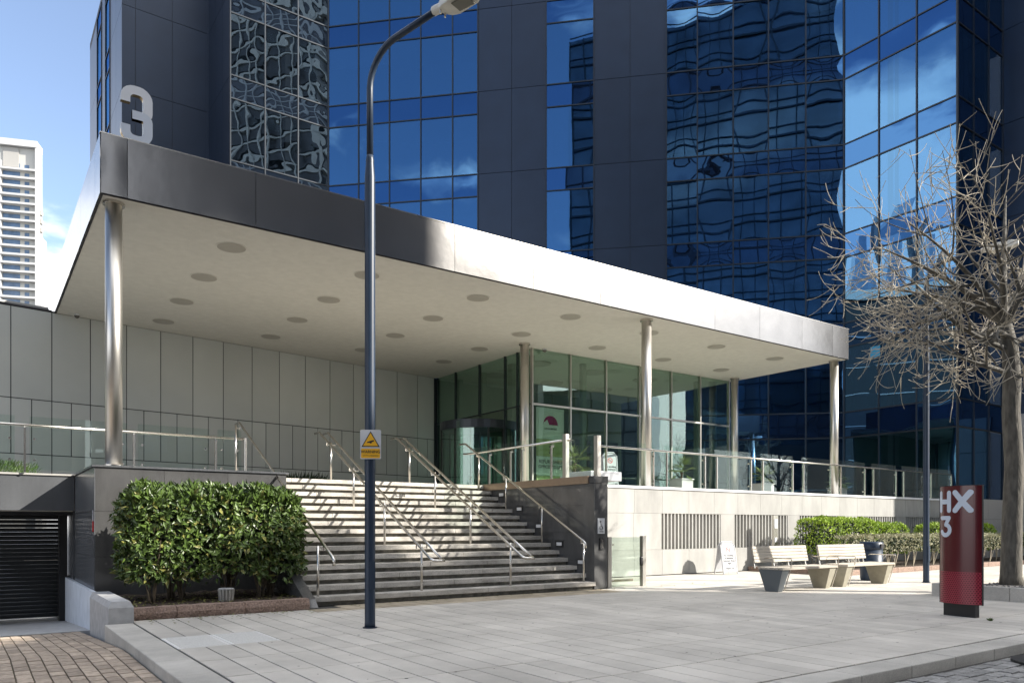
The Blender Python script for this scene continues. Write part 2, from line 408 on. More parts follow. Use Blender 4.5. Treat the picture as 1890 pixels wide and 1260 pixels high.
# street setts at right
ss = setting('sett_paving')
items = []; y = 4.50; rr = 0; rs = random.Random(11)
while y > .6:
    x = 3.0+(rr % 2)*.11
    while x < 17:
        wd = rs.uniform(.17, .25)
        if inframe(x, y, -.14, 60) : items.append((x+wd/2, y-.085, -.125+rs.uniform(-.008, .006), wd-.016, .152, .05, 'sett', rs.uniform(-.03, .03)))
        x += wd
    y -= .17; rr += 1
surface(ss, 'sett', items, 290, 'far_setts')
tag(MB().tube([(11.15, 3.95, -.12), (11.15, 3.95, -.085)], .47, 24).build('drain_cover', 'ink', bevel=.01), 'black round mat-like drain cover lying on the setts beside the kerb', 'drain cover')

# ================================================================== STAIRS
ZT = 2.9; RI = .19355; GO = .372; Y0 = 14.85
st = thing('staircase', 'wide weathered granite staircase with fifteen steps rising to the lobby terrace', 'staircase', (9.35, 14.85, 0))
XL, XR = 5.62, 13.098
for k in range(15):
    y = Y0+GO*k; z = RI*(k+1); xl = XL+.0 if k < 8 else 5.62
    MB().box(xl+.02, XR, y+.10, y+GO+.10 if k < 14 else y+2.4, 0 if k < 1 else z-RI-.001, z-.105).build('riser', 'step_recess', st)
    x = xl; r = random.Random(k); xs = [xl]
    while True:
        x += r.uniform(1.2, 2.3)
        if x > XR-.7: break
        xs.append(x)
    xs.append(XR)
    for a, b in zip(xs[:-1], xs[1:]):
        MB().box(a+.003, b-.003, y, y+GO+.05 if k < 14 else y+1.2, z-.105, z+r.uniform(-.002, .002)-(.0)).build('tread_stone', 'step', st, bevel=.006)
# raking stringer on the left
MB().prism([(5.38, 14.62, 0), (5.38, 14.80, .16), (5.38, 17.9, 1.78), (5.38, 17.9, 0)], (.22, 0, 0)).build('stringer', 'sidegranite', st)
for k in range(7):
    y = Y0+GO*k; z = RI*(k+1)
    MB().box(5.40, 5.615, y-.02, y+GO-.04, z-.16, z-.03).build('stepped_coping', 'granite', st)

# right flank wall of the stairs with pillar
fw = thing('stair_flank_wall', 'honed grey granite wall flanking the right side of the stairs', 'wall', (13.27, 17.6, 0))
MB().box(13.16, 13.5, 15.36, 20.4, 0, ZT-.17).build('core_wall', 'darkvoid', fw)
zs = [0, .72, 1.46, 2.18, ZT-.17]; 
for i in range(4):
    y = 15.34; r = random.Random(50+i); n = 0
    while y < 20.39:
        ln = 1.28 if n or i % 2 else .64; y2 = min(y+ln, 20.4)
        MB().box(13.10, 13.158, y+.003, y2-.003, zs[i]+.003, zs[i+1]-.003).build('cladding_panel', 'sidegranite', fw); y = y2; n += 1
MB().box(13.04, 13.54, 15.10, 20.45, ZT-.168, ZT+.03).build('bronze_capping', 'bronze', fw)
MB().box(13.09, 13.55, 14.90, 15.335, 0, ZT-.17).build('pillar', 'sidegranite', fw, bevel=.004)
MB().box(13.08, 13.56, 14.89, 15.345, ZT-.165, ZT+.02).build('pillar_cap', 'sidegranite', fw, bevel=.004)
for i, (y, z) in enumerate([(15.43, .68), (16.34, 1.14), (17.27, 1.63), (18.21, 2.13), (19.14, 2.58)]):
    t = thing('step_light', ['recessed step light lowest on the stair flank wall, by the bottom step', 'recessed step light second from the bottom on the stair flank wall', 'recessed step light midway up the stair flank wall', 'recessed step light second from the top on the stair flank wall', 'recessed step light highest on the stair flank wall, near the terrace'][i], 'step light', (13.09, y, z), 'recessed lights along the stair flank')
    MB().box(13.085, 13.099, y-.17, y+.17, z-.09, z+.09).build('bezel', 'black', t)
    MB().box(13.075, 13.084, y-.11, y+.11, z-.045, z+.045).build('lens', 'lightlens', t)
# pillar notices
t = thing('access_notice', 'small white accessibility notice on the pillar above the intercom', 'sign', (13.35, 14.89, 1.3))
MB().box(13.19, 13.42, 14.872, 14.892, 1.43, 1.83).build('board', 'signwhite', t)
q = MB(); q.tube([(13.28, 14.870, 1.74), (13.28, 14.866, 1.74)], .025, 10); q.tube([(13.29, 14.868, 1.71), (13.30, 14.868, 1.62), (13.34, 14.868, 1.61), (13.36, 14.868, 1.55)], .009, 6)
q.tube([(13.30+.05*math.cos(a/3), 14.868, 1.585+.05*math.sin(a/3)) for a in range(7, 20)], .007, 5)
q.build('symbol', 'ink', t)
q = MB()
for i in range(2): q.box(13.24, 13.38, 14.869, 14.871, 1.47+i*.025, 1.48+i*.025)
q.build('small_print', 'ink', t)
t = thing('intercom', 'black intercom panel on the granite pillar below the white notice', 'intercom', (13.35, 14.89, 1))
MB().box(13.26, 13.39, 14.86, 14.893, 1.02, 1.32).build('housing', 'black', t, bevel=.006)
q = MB()
for i in range(5): q.box(13.30, 13.35, 14.853, 14.8595, 1.07+i*.045, 1.09+i*.045)
q.build('button_row', 'rail', t)

# platform lift gate
t = thing('platform_lift_gate', 'frosted glass lift gate between two steel posts right of the pillar', 'gate', (14.25, 15.0, 0))
MB().box(13.60, 13.72, 14.93, 15.05, 0, 1.34).build('gate_post', 'steel', t)
MB().box(14.86, 14.98, 14.93, 15.05, 0, 1.36).build('gate_post', 'steel', t)
MB().box(13.74, 14.84, 14.98, 14.995, .03, 1.33).build('gate_glass', 'frost', t)
MB().box(14.76, 14.86, 14.90, 14.975, .55, .80).build('lock_box', 'black', t, bevel=.03)
q = MB(); q.box(13.72, 13.82, 14.95, 14.97, 1.12, 1.15); q.box(13.72, 13.82, 14.95, 14.97, .18, .21); q.build('hinge', 'rail', t)
MB().box(13.72, 14.86, 15.3, 15.36, .12, .18).build('platform_edge', 'bronze', t)

# ================================================================== TERRACE / PODIUM
tr = setting('terrace')
MB().box(6.1, 13.15, 20.9, 31.5, 0, ZT-.004).build('terrace_slab', 'terrace', tr)
MB().box(13.52, 60, 18.02, 31.5, 0, ZT-.004).build('terrace_slab', 'terrace', tr)
MB().box(-20, 6.09, 21.95, 31.5, 1.98, ZT-.004).build('terrace_slab', 'terrace', tr)
# paved joints in the terrace top are hidden from below
wl = thing('terrace_wall', 'long pale granite terrace wall with louvred openings behind the benches', 'wall', (26, 17.9, 0))
WZ = 2.9; louv = [(18.68, 21.64), (22.41, 25.54), (26.31, 29.43), (30.31, 33.46), (34.24, 37.33)]; lz0, lz1 = .86, 2.05
def wp(x0, x1, z0, z1):
    MB().box(x0+.004, x1-.004, 17.90, 17.975, z0+.003, z1-.003).build('cladding_panel', 'wallstone', wl)
MB().box(13.55, 39.0, 17.98, 18.02, 0, lz0-.02).build('backing_wall', 'darkvoid', wl)
MB().box(13.55, 39.0, 17.98, 18.02, lz1+.02, WZ-.02).build('backing_wall', 'darkvoid', wl)
x = 13.56
while x < 38.9:
    x2 = min(x+1.29, 39.0); wp(x, x2, lz1, WZ-.05); x = x2
x = 13.56
while x < 38.9:
    x2 = min(x+1.29, 39.0); wp(x, x2, .02, lz0); x = x2
ed = [13.56]+[v for l in louv for v in l]+[39.0]
for i in range(0, len(ed), 2):
    a, b = ed[i], ed[i+1]; n = max(1, round((b-a)/1.3))
    for k in range(n): wp(a+(b-a)*k/n, a+(b-a)*(k+1)/n, lz0, lz1)
MB().box(13.54, 39.05, 17.86, 18.16, WZ-.048, WZ+.03).build('coping', 'white', wl)
for a, b in louv:
    MB().box(a, b, 18.25, 18.3, lz0, lz1).build('louvre_void', 'darkvoid', wl)
    n = 17
    for k in range(n):
        xx = a+(k+.5)*(b-a)/n
        MB().fbox((xx+.02, 17.915, lz0+.002), (.055, 0, 0), (-.02, .16, 0), (0, 0, lz1-lz0-.004)).build('louvre_slat', 'wallstone', wl)
# return of the wall at the far right end
wr = thing('return_wall', 'shaded grey granite wall turning the corner behind the red sign', 'wall', (42, 17, 0))
for k in range(3):
    for i in range(4):
        MB().box(39.06+i*1.6, 39.06+(i+1)*1.6-.008, 17.2, 17.25, .02+k*.98, .02+(k+1)*.98-.008).build('cladding_panel', 'granite', wr)
MB().box(39.06, 45.5, 17.26, 18.1, 0, 2.95).build('core_wall', 'darkvoid', wr)

# left podium: plinth, garage lintel, white ramp kerb
pl = thing('left_plinth', 'polished dark granite plinth carrying the left canopy column behind the hedge', 'wall', (4, 19.5, 0))
MB().box(2.12, 6.04, 17.97, 21.9, -1.0, ZT-.07).build('core_wall', 'darkvoid', pl)
zs = [.0, .98, 1.93, ZT-.055]
for i in range(3):
    for k in range(3):
        a = 2.045+k*1.34; MB().box(a+.003+(.0 if k else .02), min(a+1.34, 6.09)-.003, 17.9, 17.968, zs[i]+.003, zs[i+1]-.003).build('cladding_panel', 'sidegranite', pl)
    for k in range(3):
        a = 17.9+k*1.23; MB().box(2.045, 2.115, a+.003, a+1.23-.003, zs[i]+.003, zs[i+1]-.003).build('cladding_panel', 'darkgranite', pl)
    for k in range(3):
        a = 17.97+k*1.32; MB().box(6.042, 6.09, a+.003, a+1.32-.003, zs[i]+.003, zs[i+1]-.003).build('cladding_panel', 'sidegranite', pl)
MB().box(2.0, 6.12, 17.86, 21.95, ZT-.052, ZT-.01).build('coping', 'darkgranite', pl)
gl = thing('garage_lintel', 'dark granite lintel over the car park shutter, left edge of the view', 'wall', (-3, 21.6, 2))
for k in range(7):
    MB().box(2.04-(k+1)*1.62, 2.04-k*1.62-.007, 21.6, 21.68, 2.0, ZT-.055).build('cladding_panel', 'darkgranite', gl)
MB().box(-12, 2.03, 21.7, 21.94, 2.02, ZT-.06).build('core_wall', 'darkvoid', gl)
MB().box(-12, 1.99, 21.56, 21.95, ZT-.05, ZT-.008).build('coping', 'granite', gl)
ga = thing('roller_shutter', 'black slatted roller shutter closing the car park under the lintel', 'shutter', (-4, 23.2, -1))
q = MB(); z = dz(23.2)+.12
while z < 2.0: q.prism([(-12, 23.25, z), (-12, 23.235, z+.02), (-12, 23.225, z+.055), (-12, 23.235, z+.10), (-12, 23.27, z+.10)], (13.9, 0, 0)); z += .105
q.build('slat_curtain', 'shutter', ga, kind='stuff')
MB().box(-12, 1.9, 23.16, 23.26, dz(23.2)+.03, dz(23.2)+.10).build('bottom_rail', 'rail', ga)
MB().box(1.82, 2.0, 22.9, 23.3, -1.2, 2.0).build('guide_rail', 'black', ga)
MB().box(2.035, 2.3, 21.92, 24.2, -1.2, 2.0).build('jamb_wall', 'darkgranite', ga)
MB().box(-12, 2.03, 21.95, 24.0, 1.9, 1.97).build('soffit', 'darkvoid', ga)
rk = thing('ramp_kerb_wall', 'low white painted wall beside the car park ramp', 'wall', (2, 18, 0))
MB().box(1.95, 2.03, 16.6, 24.0, -1.2, .30).build('white_face', 'rampwhite', rk)
cb = MB(); cb.prism([(1.82, 14.12, -.6), (2.20, 14.12, -.6), (2.20, 16.6, -.6), (1.82, 16.6, -.6)], (0, 0, .86)); cb.add([(1.82, 14.12, .26), (2.20, 14.12, .26), (2.20, 16.6, .26), (1.82, 16.6, .26), (1.87, 14.17, .36), (2.15, 14.17, .36), (2.15, 16.6, .36), (1.87, 16.6, .36)], [(0, 1, 5, 4), (1, 2, 6, 5), (2, 3, 7, 6), (3, 0, 4, 7), (4, 5, 6, 7)])
tag(cb.build('concrete_block', 'concrete', None), 'stubby grey concrete block with chamfered top ending the ramp wall at the pavement', 'block')
rn = thing('red_notice', 'narrow red and white notice on the dark granite corner by the garage', 'sign', (2.03, 18.04, 1.5))
MB().box(2.030, 2.044, 18.0, 18.08, 1.50, 1.72).build('red_panel', 'redink', rn)
MB().box(2.030, 2.044, 18.0, 18.08, 1.725, 1.95).build('white_panel', 'signwhite', rn)

# planting bed
bd = thing('planting_bed', 'bark covered bed edged with rough brown granite below the tall hedge', 'flower bed', (3.8, 16, 0))
x = 2.22
for ln in (.72, 1.18, 1.24):
    q = MB(); n = 8; r = random.Random(int(ln*100)); 
    vs = []; fs = []
    for j, (yy, zz) in enumerate([(14.45, -.02), (14.43, .10), (14.46, .205), (14.66, .21), (14.67, .0)]):
        for i in range(n+1): vs.append((x+.006+(ln-.012)*i/n, yy+r.uniform(-.012, .012), zz+r.uniform(-.008, .008)+(.012*x if 0 else 0)))
    for j in range(4):
        for i in range(n): a = j*(n+1)+i; fs.append((a, a+1, a+n+2, a+n+1))
    fs.append(tuple(j*(n+1) for j in range(4, -1, -1))); fs.append(tuple(j*(n+1)+n for j in range(5)))
    q.add(vs, fs); q.build('edging_stone', 'brownstone', bd); x += ln
q = MB(); nx, ny = 30, 24; r = random.Random(5); vs = []; fs = []
for j in range(ny+1):
    for i in range(nx+1): vs.append((2.21+3.2*i/nx, 14.66+3.22*j/ny, .17+r.uniform(-.02, .025)))
for j in range(ny):
    for i in range(nx): a = j*(nx+1)+i; fs.append((a, a+1, a+nx+2, a+nx+1))
q.add(vs, fs); q.build('soil', 'soil', bd)
up = thing('garden_uplight', 'grey ribbed uplight canister standing in the bed under the hedge', 'light', (3.98, 15.2, .18))
q = MB()
for k in range(14):
    a = 2*math.pi*k/14; c_, s_ = math.cos(a), math.sin(a); q.fbox((3.98+.115*c_-.012*s_, 15.2+.115*s_+.012*c_, .19), (.024*s_, -.024*c_, 0), (.02*c_, .02*s_, 0), (.018*c_, .018*s_, .22))
q.build('rib_ring', 'kerb', up)
MB().tube([(3.98, 15.2, .17), (3.98, 15.2, .40)], [.09, .11], 16).build('canister', 'kerb', up)
MB().tube([(3.98, 15.2, .40), (3.98, 15.2, .425)], .145, 18).build('rim', 'concrete', up)

# ================================================================== CANOPY
cn = thing('entrance_canopy', 'large flat entrance canopy with metal fascia and pale soffit with round downlights', 'canopy', (15.8, 23.7, 8.5))
CX0, CX1, CY0, CY1, CZ0, CZ1 = 2.15, 29.50, 17.80, 29.7, 8.5, 9.74
MB().prism([(CX0+.03, CY0+.03, CZ0), (CX1-.03, CY0+.03, CZ0), (CX1-.03, 31.0, CZ0), (17.6, 31.12, CZ0), (CX0+.03, 28.72, CZ0)], (0, 0, .06)).build('soffit', 'soffit', cn)
MB().box(CX0+.1, CX1-.1, CY0+.1, CY1, CZ0+.1, CZ1-.02).build('roof_slab', 'slab', cn)
MB().box(CX0+.012, CX1-.012, CY0+.012, CY0+.05, CZ0-.02, CZ0+.02).build('shadow_gap_trim', 'black', cn)
MB().box(CX0+.012, CX0+.05, CY0+.05, CY1, CZ0-.02, CZ0+.02).build('shadow_gap_trim', 'black', cn)
def bowed(o, a, z, n, bow, name, m, parent):
    """sheet panel, slightly pillowed outwards: o corner, a along, z up, n outward"""
    K = 6; vs = []; fs = []
    for j in range(K+1):
        for i in range(K+1):
            u, v = i/K, j/K; b = bow*(1-(2*u-1)**2)*(1-(2*v-1)**2)
            vs.append(Vector(o)+Vector(a)*u+Vector(z)*v+Vector(n)*(.012+b))
    for j in range(K):
        for i in range(K): q = j*(K+1)+i; fs.append((q, q+1, q+K+2, q+K+1))
    mb = MB(); mb.add(vs, fs); ob = [v-Vector(n)*.03 for v in (Vector(o), Vector(o)+Vector(a), Vector(o)+Vector(a)+Vector(z), Vector(o)+Vector(z))]
    fo = [v+Vector(n)*.042 for v in ob]
    nb = len(mb.v); mb.add(ob+fo, [(3, 2, 1, 0), (0, 1, 5, 4), (1, 2, 6, 5), (2, 3, 7, 6), (3, 0, 4, 7)])
    return mb.build(name, m, parent, smooth=True)
fe = []
def xat(px, y=17.8):
    s = (px-945)/1412; dx = .5759+s*.8177; dy = .8177-s*.5759; return dx/dy*y
for p in (183, 235, 472, 672, 839, 984, 1108, 1319, 1402, 1480, 1536, 1561): fe.append(xat(p))
fe[0] = CX0; fe[-1] = CX1
r = random.Random(8)
for a, b in zip(fe[:-1], fe[1:]):
    bowed((a+.006, CY0, CZ0), (b-a-.012, 0, 0), (0, r.uniform(-.004, .004), CZ1-CZ0), (0, -1, 0), r.uniform(.002, .008), 'fascia_panel', 'fascia', cn)
ye = [CY0, 18.6, 21.3, 24, 26.7, CY1]
for a, b in zip(ye[:-1], ye[1:]):
    bowed((CX0, b-.006, CZ0), (0, -(b-a-.012), 0), (0, 0, CZ1-CZ0), (-1, 0, 0), .004, 'fascia_panel', 'fascia', cn)
    bowed((CX1, a+.006, CZ0), (0, (b-a-.012), 0), (0, 0, CZ1-CZ0), (1, 0, 0), .004, 'fascia_panel', 'fascia', cn)
MB().box(CX0-.02, CX1+.02, CY0-.02, CY0+.10, CZ1-.004, CZ1+.02).build('edge_trim', 'rail', cn)
for i in range(7):
    for j in range(4):
        x, y = 5.22+3.63*i-(.02*i), 19.45+2.76*j
        if y > 23.4 and x > 17.4 or y > 28.4: continue
        MB().tube([(x, y, 8.494), (x, y, 8.5)], .34, 28).use('x') if 0 else None
        q = MB(); q.use('soffit'); q.tube([(x, y, 8.490), (x, y, 8.499)], .37, 28); q.use('disc'); q.tube([(x, y, 8.482), (x, y, 8.4895)], .335, 28)
        q.build('downlight', None, cn)
cols = [((2.45, 18.22), 'brushed steel column at the front left corner of the canopy on the dark plinth'),
        ((18.33, 18.25), 'brushed steel column on the terrace edge midway along the canopy front'),
        ((29.2, 18.25), 'brushed steel column under the front right corner of the canopy'),
        ((16.95, 23.25), 'brushed steel column beside the glazed lobby corner'),
        ((28.85, 23.05), 'brushed steel column at the rear right, beside the far end of the lobby glass')]
for i, ((x, y), lb) in enumerate(cols):
    t = thing('steel_column', lb, 'column', (x, y, ZT), 'round steel columns under the canopy')
    MB().tube([(x, y, ZT-.01), (x, y, 8.47)], .167, 40).build('shaft', 'steel', t, smooth=True)
    MB().tube([(x, y, 8.44), (x, y, 8.495)], .215, 32).build('head_collar', 'rail', t)
    MB().tube([(x, y, ZT-.005), (x, y, ZT+.02)], .20, 32).build('base_collar', 'rail', t)
for i, (x, y, lb) in enumerate([(2.75, 28.4, 'small white dome camera under the canopy above the white wall'), (18.1, 23.5, 'small camera under the canopy above the lobby corner glass')]):
    t = thing('dome_camera', lb, 'camera', (x, y, 8.4))
    MB().tube([(x, y, 8.44), (x, y, 8.498)], .07, 12).build('mount', 'white', t); MB().tube([(x, y, 8.36), (x, y, 8.40), (x, y, 8.44)], [.03, .07, .08], 12).build('dome', 'lens', t)

# big numeral on the roof edge
def ribbon(mb, pts, wd, depth, zoff, front, side):
    """thick flat stroke in the x-z plane, extruded along y (towards -y)"""
    pts = [Vector((p[0], 0, p[1])) for p in pts]; n = len(pts); Lf = []; Rt = []
    for i, p in enumerate(pts):
        d1 = (pts[i]-pts[i-1]).normalized() if i else (pts[1]-pts[0]).normalized()
        d2 = (pts[i+1]-pts[i]).normalized() if i < n-1 else d1
        d = (d1+d2).normalized(); k = 1/max(.5, d.dot(d1)); nn = Vector((-d.z, 0, d.x))*wd/2*k
        Lf.append(p+nn); Rt.append(p-nn)
    for i in range(n-1):
        a, b, c, d = Lf[i], Lf[i+1], Rt[i+1], Rt[i]
        f = Vector((0, -depth/2-zoff, 0)); bk = Vector((0, depth/2+zoff, 0))
        mb.use(front); mb.add([a+f, b+f, c+f, d+f], [(0, 1, 2, 3)]); mb.use(side); mb.add([a+bk, b+bk, c+bk, d+bk], [(3, 2, 1, 0)])
        mb.add([a+f, b+f, b+bk, a+bk], [(0, 3, 2, 1)]); mb.add([d+f, c+f, c+bk, d+bk], [(0, 1, 2, 3)])
        if i == 0: mb.add([a+f, d+f, d+bk, a+bk], [(0, 1, 2, 3)])
        if i == n-2: mb.add([b+f, c+f, c+bk, b+bk], [(3, 2, 1, 0)])
def arc(cx, cz, r, a0, a1, n, rz=None):
    rz = rz or r
    return [(cx+r*math.cos(R_(a0+(a1-a0)*i/n)), cz+rz*math.sin(R_(a0+(a1-a0)*i/n))) for i in range(n+1)]
nm = thing('roof_numeral', 'large white three dimensional numeral 3 standing on the canopy corner', 'number', (3.2, 18.1, 9.76))
wd = .185; W_, H_ = .62, 1.24
xl, xr = wd/2, W_-wd/2; zb, zt, zm = wd/2, H_-wd/2, H_/2
rr = .175
up_ = [(xl, H_*.70)]+arc(xl+rr, zt-rr, rr, 180, 90, 5)+arc(xr-rr, zt-rr, rr, 90, 0, 5)+arc(xr-.105, zm+.105, .105, 0, -90, 4)+[(W_*.36, zm)]
lo_ = [(W_*.36, zm)]+arc(xr-.105, zm-.105, .105, 90, 0, 4)+arc(xr-rr, zb+rr, rr, 0, -90, 5)+arc(xl+rr, zb+rr, rr, 270, 180, 5)+[(xl, H_*.31)]
q = MB(); ribbon(q, up_, wd, .12, 0, 'numface', 'brass'); ribbon(q, lo_, wd, .12, .003, 'lettering', 'brass')
q.v = [(2.55+v[0], 18.05+v[1], CZ1+.03+v[2]) for v in q.v]
q.build('numeral', None, nm)
MB().box(2.70, 2.76, 18.0, 18.1, CZ1+.012, CZ1+.04).build('foot', 'steel', nm); MB().box(2.95, 3.01, 18.0, 18.1, CZ1+.012, CZ1+.04).build('foot', 'steel', nm)

# ================================================================== WHITE CLAD WALL
wu = Vector((16.75, 2.62, 0)).normalized(); wn = Vector((wu.y, -wu.x, 0)); wo = Vector((.68, 28.45, 0))
ww = thing('white_wall', 'pale glossy panelled wall under the left half of the canopy', 'wall', (9, 29.5, 2.9))
def wpan(s0, s1, z0, z1, name='cladding_panel'):
    g_ = .014; MB().fbox(wo+wu*(s0+g_)+Vector((0, 0, z0+g_))-wn*.02, wu*(s1-s0-2*g_), wn*.03, (0, 0, z1-z0-2*g_)).build(name, 'white_panel', ww)
for k in range(-8, 16):
    s0 = .28+1.125*k if k < 20 else 0; s1 = s0+1.125
    s1 = min(s1, 17.06)
    if s1-s0 < .1: continue
    wpan(s0, s1, 5.64, 8.50 if s0 > 1.3 else 8.50)
    mid = s0+.5625
    if mid < s1: wpan(s0, mid, 3.9, 5.64); wpan(mid, s1, 3.9, 5.64)
    else: wpan(s0, s1, 3.9, 5.64)
    if k % 2 == 1: wpan(s0, min(s0+2.25, 17.06), 2.9, 3.9)
    if k == -8: wpan(s0, s0+1.125, 2.9, 3.9)
MB().fbox(wo+wu*-9-wn*.06+Vector((0, 0, 2.7)), wu*26.1, wn*.035, (0, 0, 5.85)).build('backing_wall', 'black', ww)
MB().fbox(wo+wu*-9-wn*.5+Vector((0, 0, 8.52)), wu*10.4, wn*.52, (0, 0, .05)).build('coping', 'slab', ww)
MB().fbox(wo+wu*-9-wn*.9+Vector((0, 0, 8.57)), wu*10.4, wn*.55, (0, 0, .16)).build('roof_upstand', 'resi_wall', ww)

# ================================================================== LOBBY
lb = thing('glazed_lobby', 'green tinted glass lobby under the canopy with steel mullions', 'lobby', (23, 26, 2.9))
LX, LY, LX1, LY1 = 17.62, 23.68, 29.20, 31.0
def pane(s, nm_='glass_pane'): pass
xsR = [LX, 19.52, 21.43, 23.34, 25.30, 27.20, LX1]; ysL = [LY, 24.62, 25.48, 27.39, 29.36, LY1]
TZ = 6.35
for a, b in zip(xsR[:-1], xsR[1:]):
    for z0, z1 in ((ZT+.08, TZ-.03), (TZ+.03, 8.48)):
        o = MB().box(a+.03, b-.03, LY, LY+.02, z0, z1).build('glass_pane', 'lglass', lb); o.rotation_euler = (random.uniform(-.002, .002), 0, random.uniform(-.003, .003))
for a, b in zip(ysL[:-1], ysL[1:]):
    for z0, z1 in ((ZT+.08, TZ-.03), (TZ+.03, 8.48)):
        if z0 < 4 and a > 25.4 and b < 29.4: continue
        MB().box(LX-.01, LX+.01, a+.03, b-.03, z0, z1).build('glass_pane', 'lglass', lb)
for x in xsR: MB().box(x-.028, x+.028, LY-.06, LY+.08, ZT, 8.495).build('mullion', 'steel', lb)
for y in ysL[1:]: MB().box(LX-.06, LX+.06, y-.028, y+.028, ZT if y < 25.6 or y > 29 else TZ-.05, 8.495).build('mullion', 'mullion', lb)
MB().box(LX+.03, LX1, LY-.07, LY-.01, TZ-.035, TZ+.035).build('transom', 'steel', lb)
MB().box(LX-.07, LX-.02, LY+.03, LY1, TZ-.02, TZ+.02).build('transom', 'mullion', lb)
MB().box(LX-.03, LX1, LY-.05, LY+.05, ZT, ZT+.075).build('sill', 'steel', lb)
MB().box(17.45, 17.72, 31.06, 31.4, ZT, 8.48).build('jamb', 'mullion', lb)
MB().box(LX+.01, LX1, 31.0, 31.1, ZT, 8.48).build('rear_wall', 'lobbywall', lb)
MB().box(LX+.03, LX1, LY+.1, 31.0, 8.40, 8.49).build('ceiling', 'soffit', lb)
for i, x in enumerate((19.2, 22.3, 25.4)):
    for j, y in enumerate((25.4, 28.4)):
        MB().tube([(x, y, 8.36), (x, y, 8.395)], .55, 24).build('ceiling_disc', 'disc', lb)
for x in (18.0, 20.7, 24.2, 27.7): MB().box(x, x+.22, 24.3, 24.5, ZT, 8.39).build('fin_column', 'lobbywall', lb)
for y in (26.0, 28.2, 30.2): MB().box(18.3, 18.5, y, y+.3, ZT, 8.39).build('fin_column', 'lobbywall', lb)
for i in range(5): MB().box(19.2+i*2.0, 20.9+i*2.0, 30.93, 30.98, 3.4, 6.2).build('inner_window', 'ledge', lb)
MB().box(21.5, 25.5, 28.4, 29.2, ZT, 4.1).build('reception_desk', 'lobbywall', lb, bevel=.05)
# posters inside the corner glass
ps = thing('lobby_poster', 'tall poster with a magenta arch logo inside the corner glass of the lobby', 'poster', (18.6, 23.8, 3))
def pbx(x0, x1, z0, z1, m, n='poster_panel', y=23.80): return MB().box(x0, x1, y, y+.012, z0, z1).build(n, m, ps)
pbx(17.92, 19.30, 5.05, 6.28, 'poster_white'); pbx(17.92, 19.30, 4.38, 5.04, 'poster_lime'); pbx(17.92, 19.30, 3.62, 4.37, 'poster_white'); pbx(17.92, 19.30, 3.40, 3.61, 'poster_lime'); pbx(17.92, 19.30, 3.02, 3.39, 'poster_white')
q = MB(); A = arc(18.62, 5.62, .36, 0, 180, 16); 
q.prism([(p[0], 23.79, p[1]) for p in A]+[(18.28, 23.79, 5.70), (18.45, 23.79, 5.82), (18.56, 23.79, 5.62)], (0, .008, 0)); q.build('arch_logo', 'magenta', ps)
put_text('LEE KUM KEE', .105, (18.62, 23.79, 5.46), (1, 0, 0), (0, 0, 1), 'ink', ps, bold=.002)
put_text('HX', .16, (18.62, 23.79, 4.90), (1, 0, 0), (0, 0, 1), 'ink', ps)
put_text('3', .42, (18.62, 23.79, 4.62), (1, 0, 0), (0, 0, 1), 'ink', ps, bold=.01)
put_text('REFURBISHED', .19, (18.62, 23.79, 4.16), (1, 0, 0), (0, 0, 1), 'ink', ps, bold=.004)
put_text('OFFICES TO LET', .165, (18.62, 23.79, 3.96), (1, 0, 0), (0, 0, 1), 'ink', ps, bold=.004)

# revolving door
rv = thing('revolving_door', 'dark framed glass revolving door at the top of the stairs', 'revolving door', (17.6, 27.3, ZT))
cx, cy, RD = 17.55, 27.3, 1.62; DT = 5.62
MB().tube([(cx, cy, DT), (cx, cy, DT+.34)], RD+.06, 40).build('canopy_drum', 'mullion', rv)
MB().tube([(cx, cy, ZT-.0), (cx, cy, ZT+.03)], RD+.04, 40).build('floor_ring', 'mullion', rv)
for a0, a1 in ((110, 160), (200, 250), (-70, -20), (20, 70)):
    q = MB(); n = 8; vs = []; fs = []
    for i in range(n+1):
        a = R_(a0+(a1-a0)*i/n); vs += [(cx+RD*math.cos(a), cy+RD*math.sin(a), ZT+.03), (cx+RD*math.cos(a), cy+RD*math.sin(a), DT)]
    for i in range(n+1):
        a = R_(a0+(a1-a0)*i/n); vs += [(cx+(RD-.015)*math.cos(a), cy+(RD-.015)*math.sin(a), ZT+.03), (cx+(RD-.015)*math.cos(a), cy+(RD-.015)*math.sin(a), DT)]
    for i in range(n): fs += [(2*i, 2*i+2, 2*i+3, 2*i+1), (2*n+2+2*i, 2*n+3+2*i, 2*n+5+2*i, 2*n+4+2*i)]
    q.add(vs, fs); q.build('curved_glass', 'lglass', rv, smooth=True)
    for a in (a0, a1):
        x, y = cx+RD*math.cos(R_(a)), cy+RD*math.sin(R_(a)); MB().box(x-.035, x+.035, y-.035, y+.035, ZT, DT).build('door_post', 'black', rv)
for k in range(3):
    a = R_(35+120*k); dx, dy = math.cos(a), math.sin(a)
    MB().fbox((cx+dx*.05, cy+dy*.05, ZT+.15), (dx*(RD-.15), dy*(RD-.15), 0), (-dy*.012, dx*.012, 0), (0, 0, DT-ZT-.25)).build('door_wing', 'lglass', rv)
    q = MB(); q.fbox((cx+dx*(RD-.12), cy+dy*(RD-.12), ZT+.08), (dx*.05, dy*.05, 0), (-dy*.04, dx*.04, 0), (0, 0, DT-ZT-.12)); q.fbox((cx, cy, ZT+.06), (dx*(RD-.1), dy*(RD-.1), 0), (-dy*.04, dx*.04, 0), (0, 0, .1)); q.build('wing_frame', 'black', rv)
MB().tube([(cx, cy, ZT), (cx, cy, DT)], .05, 10).build('centre_post', 'black', rv)
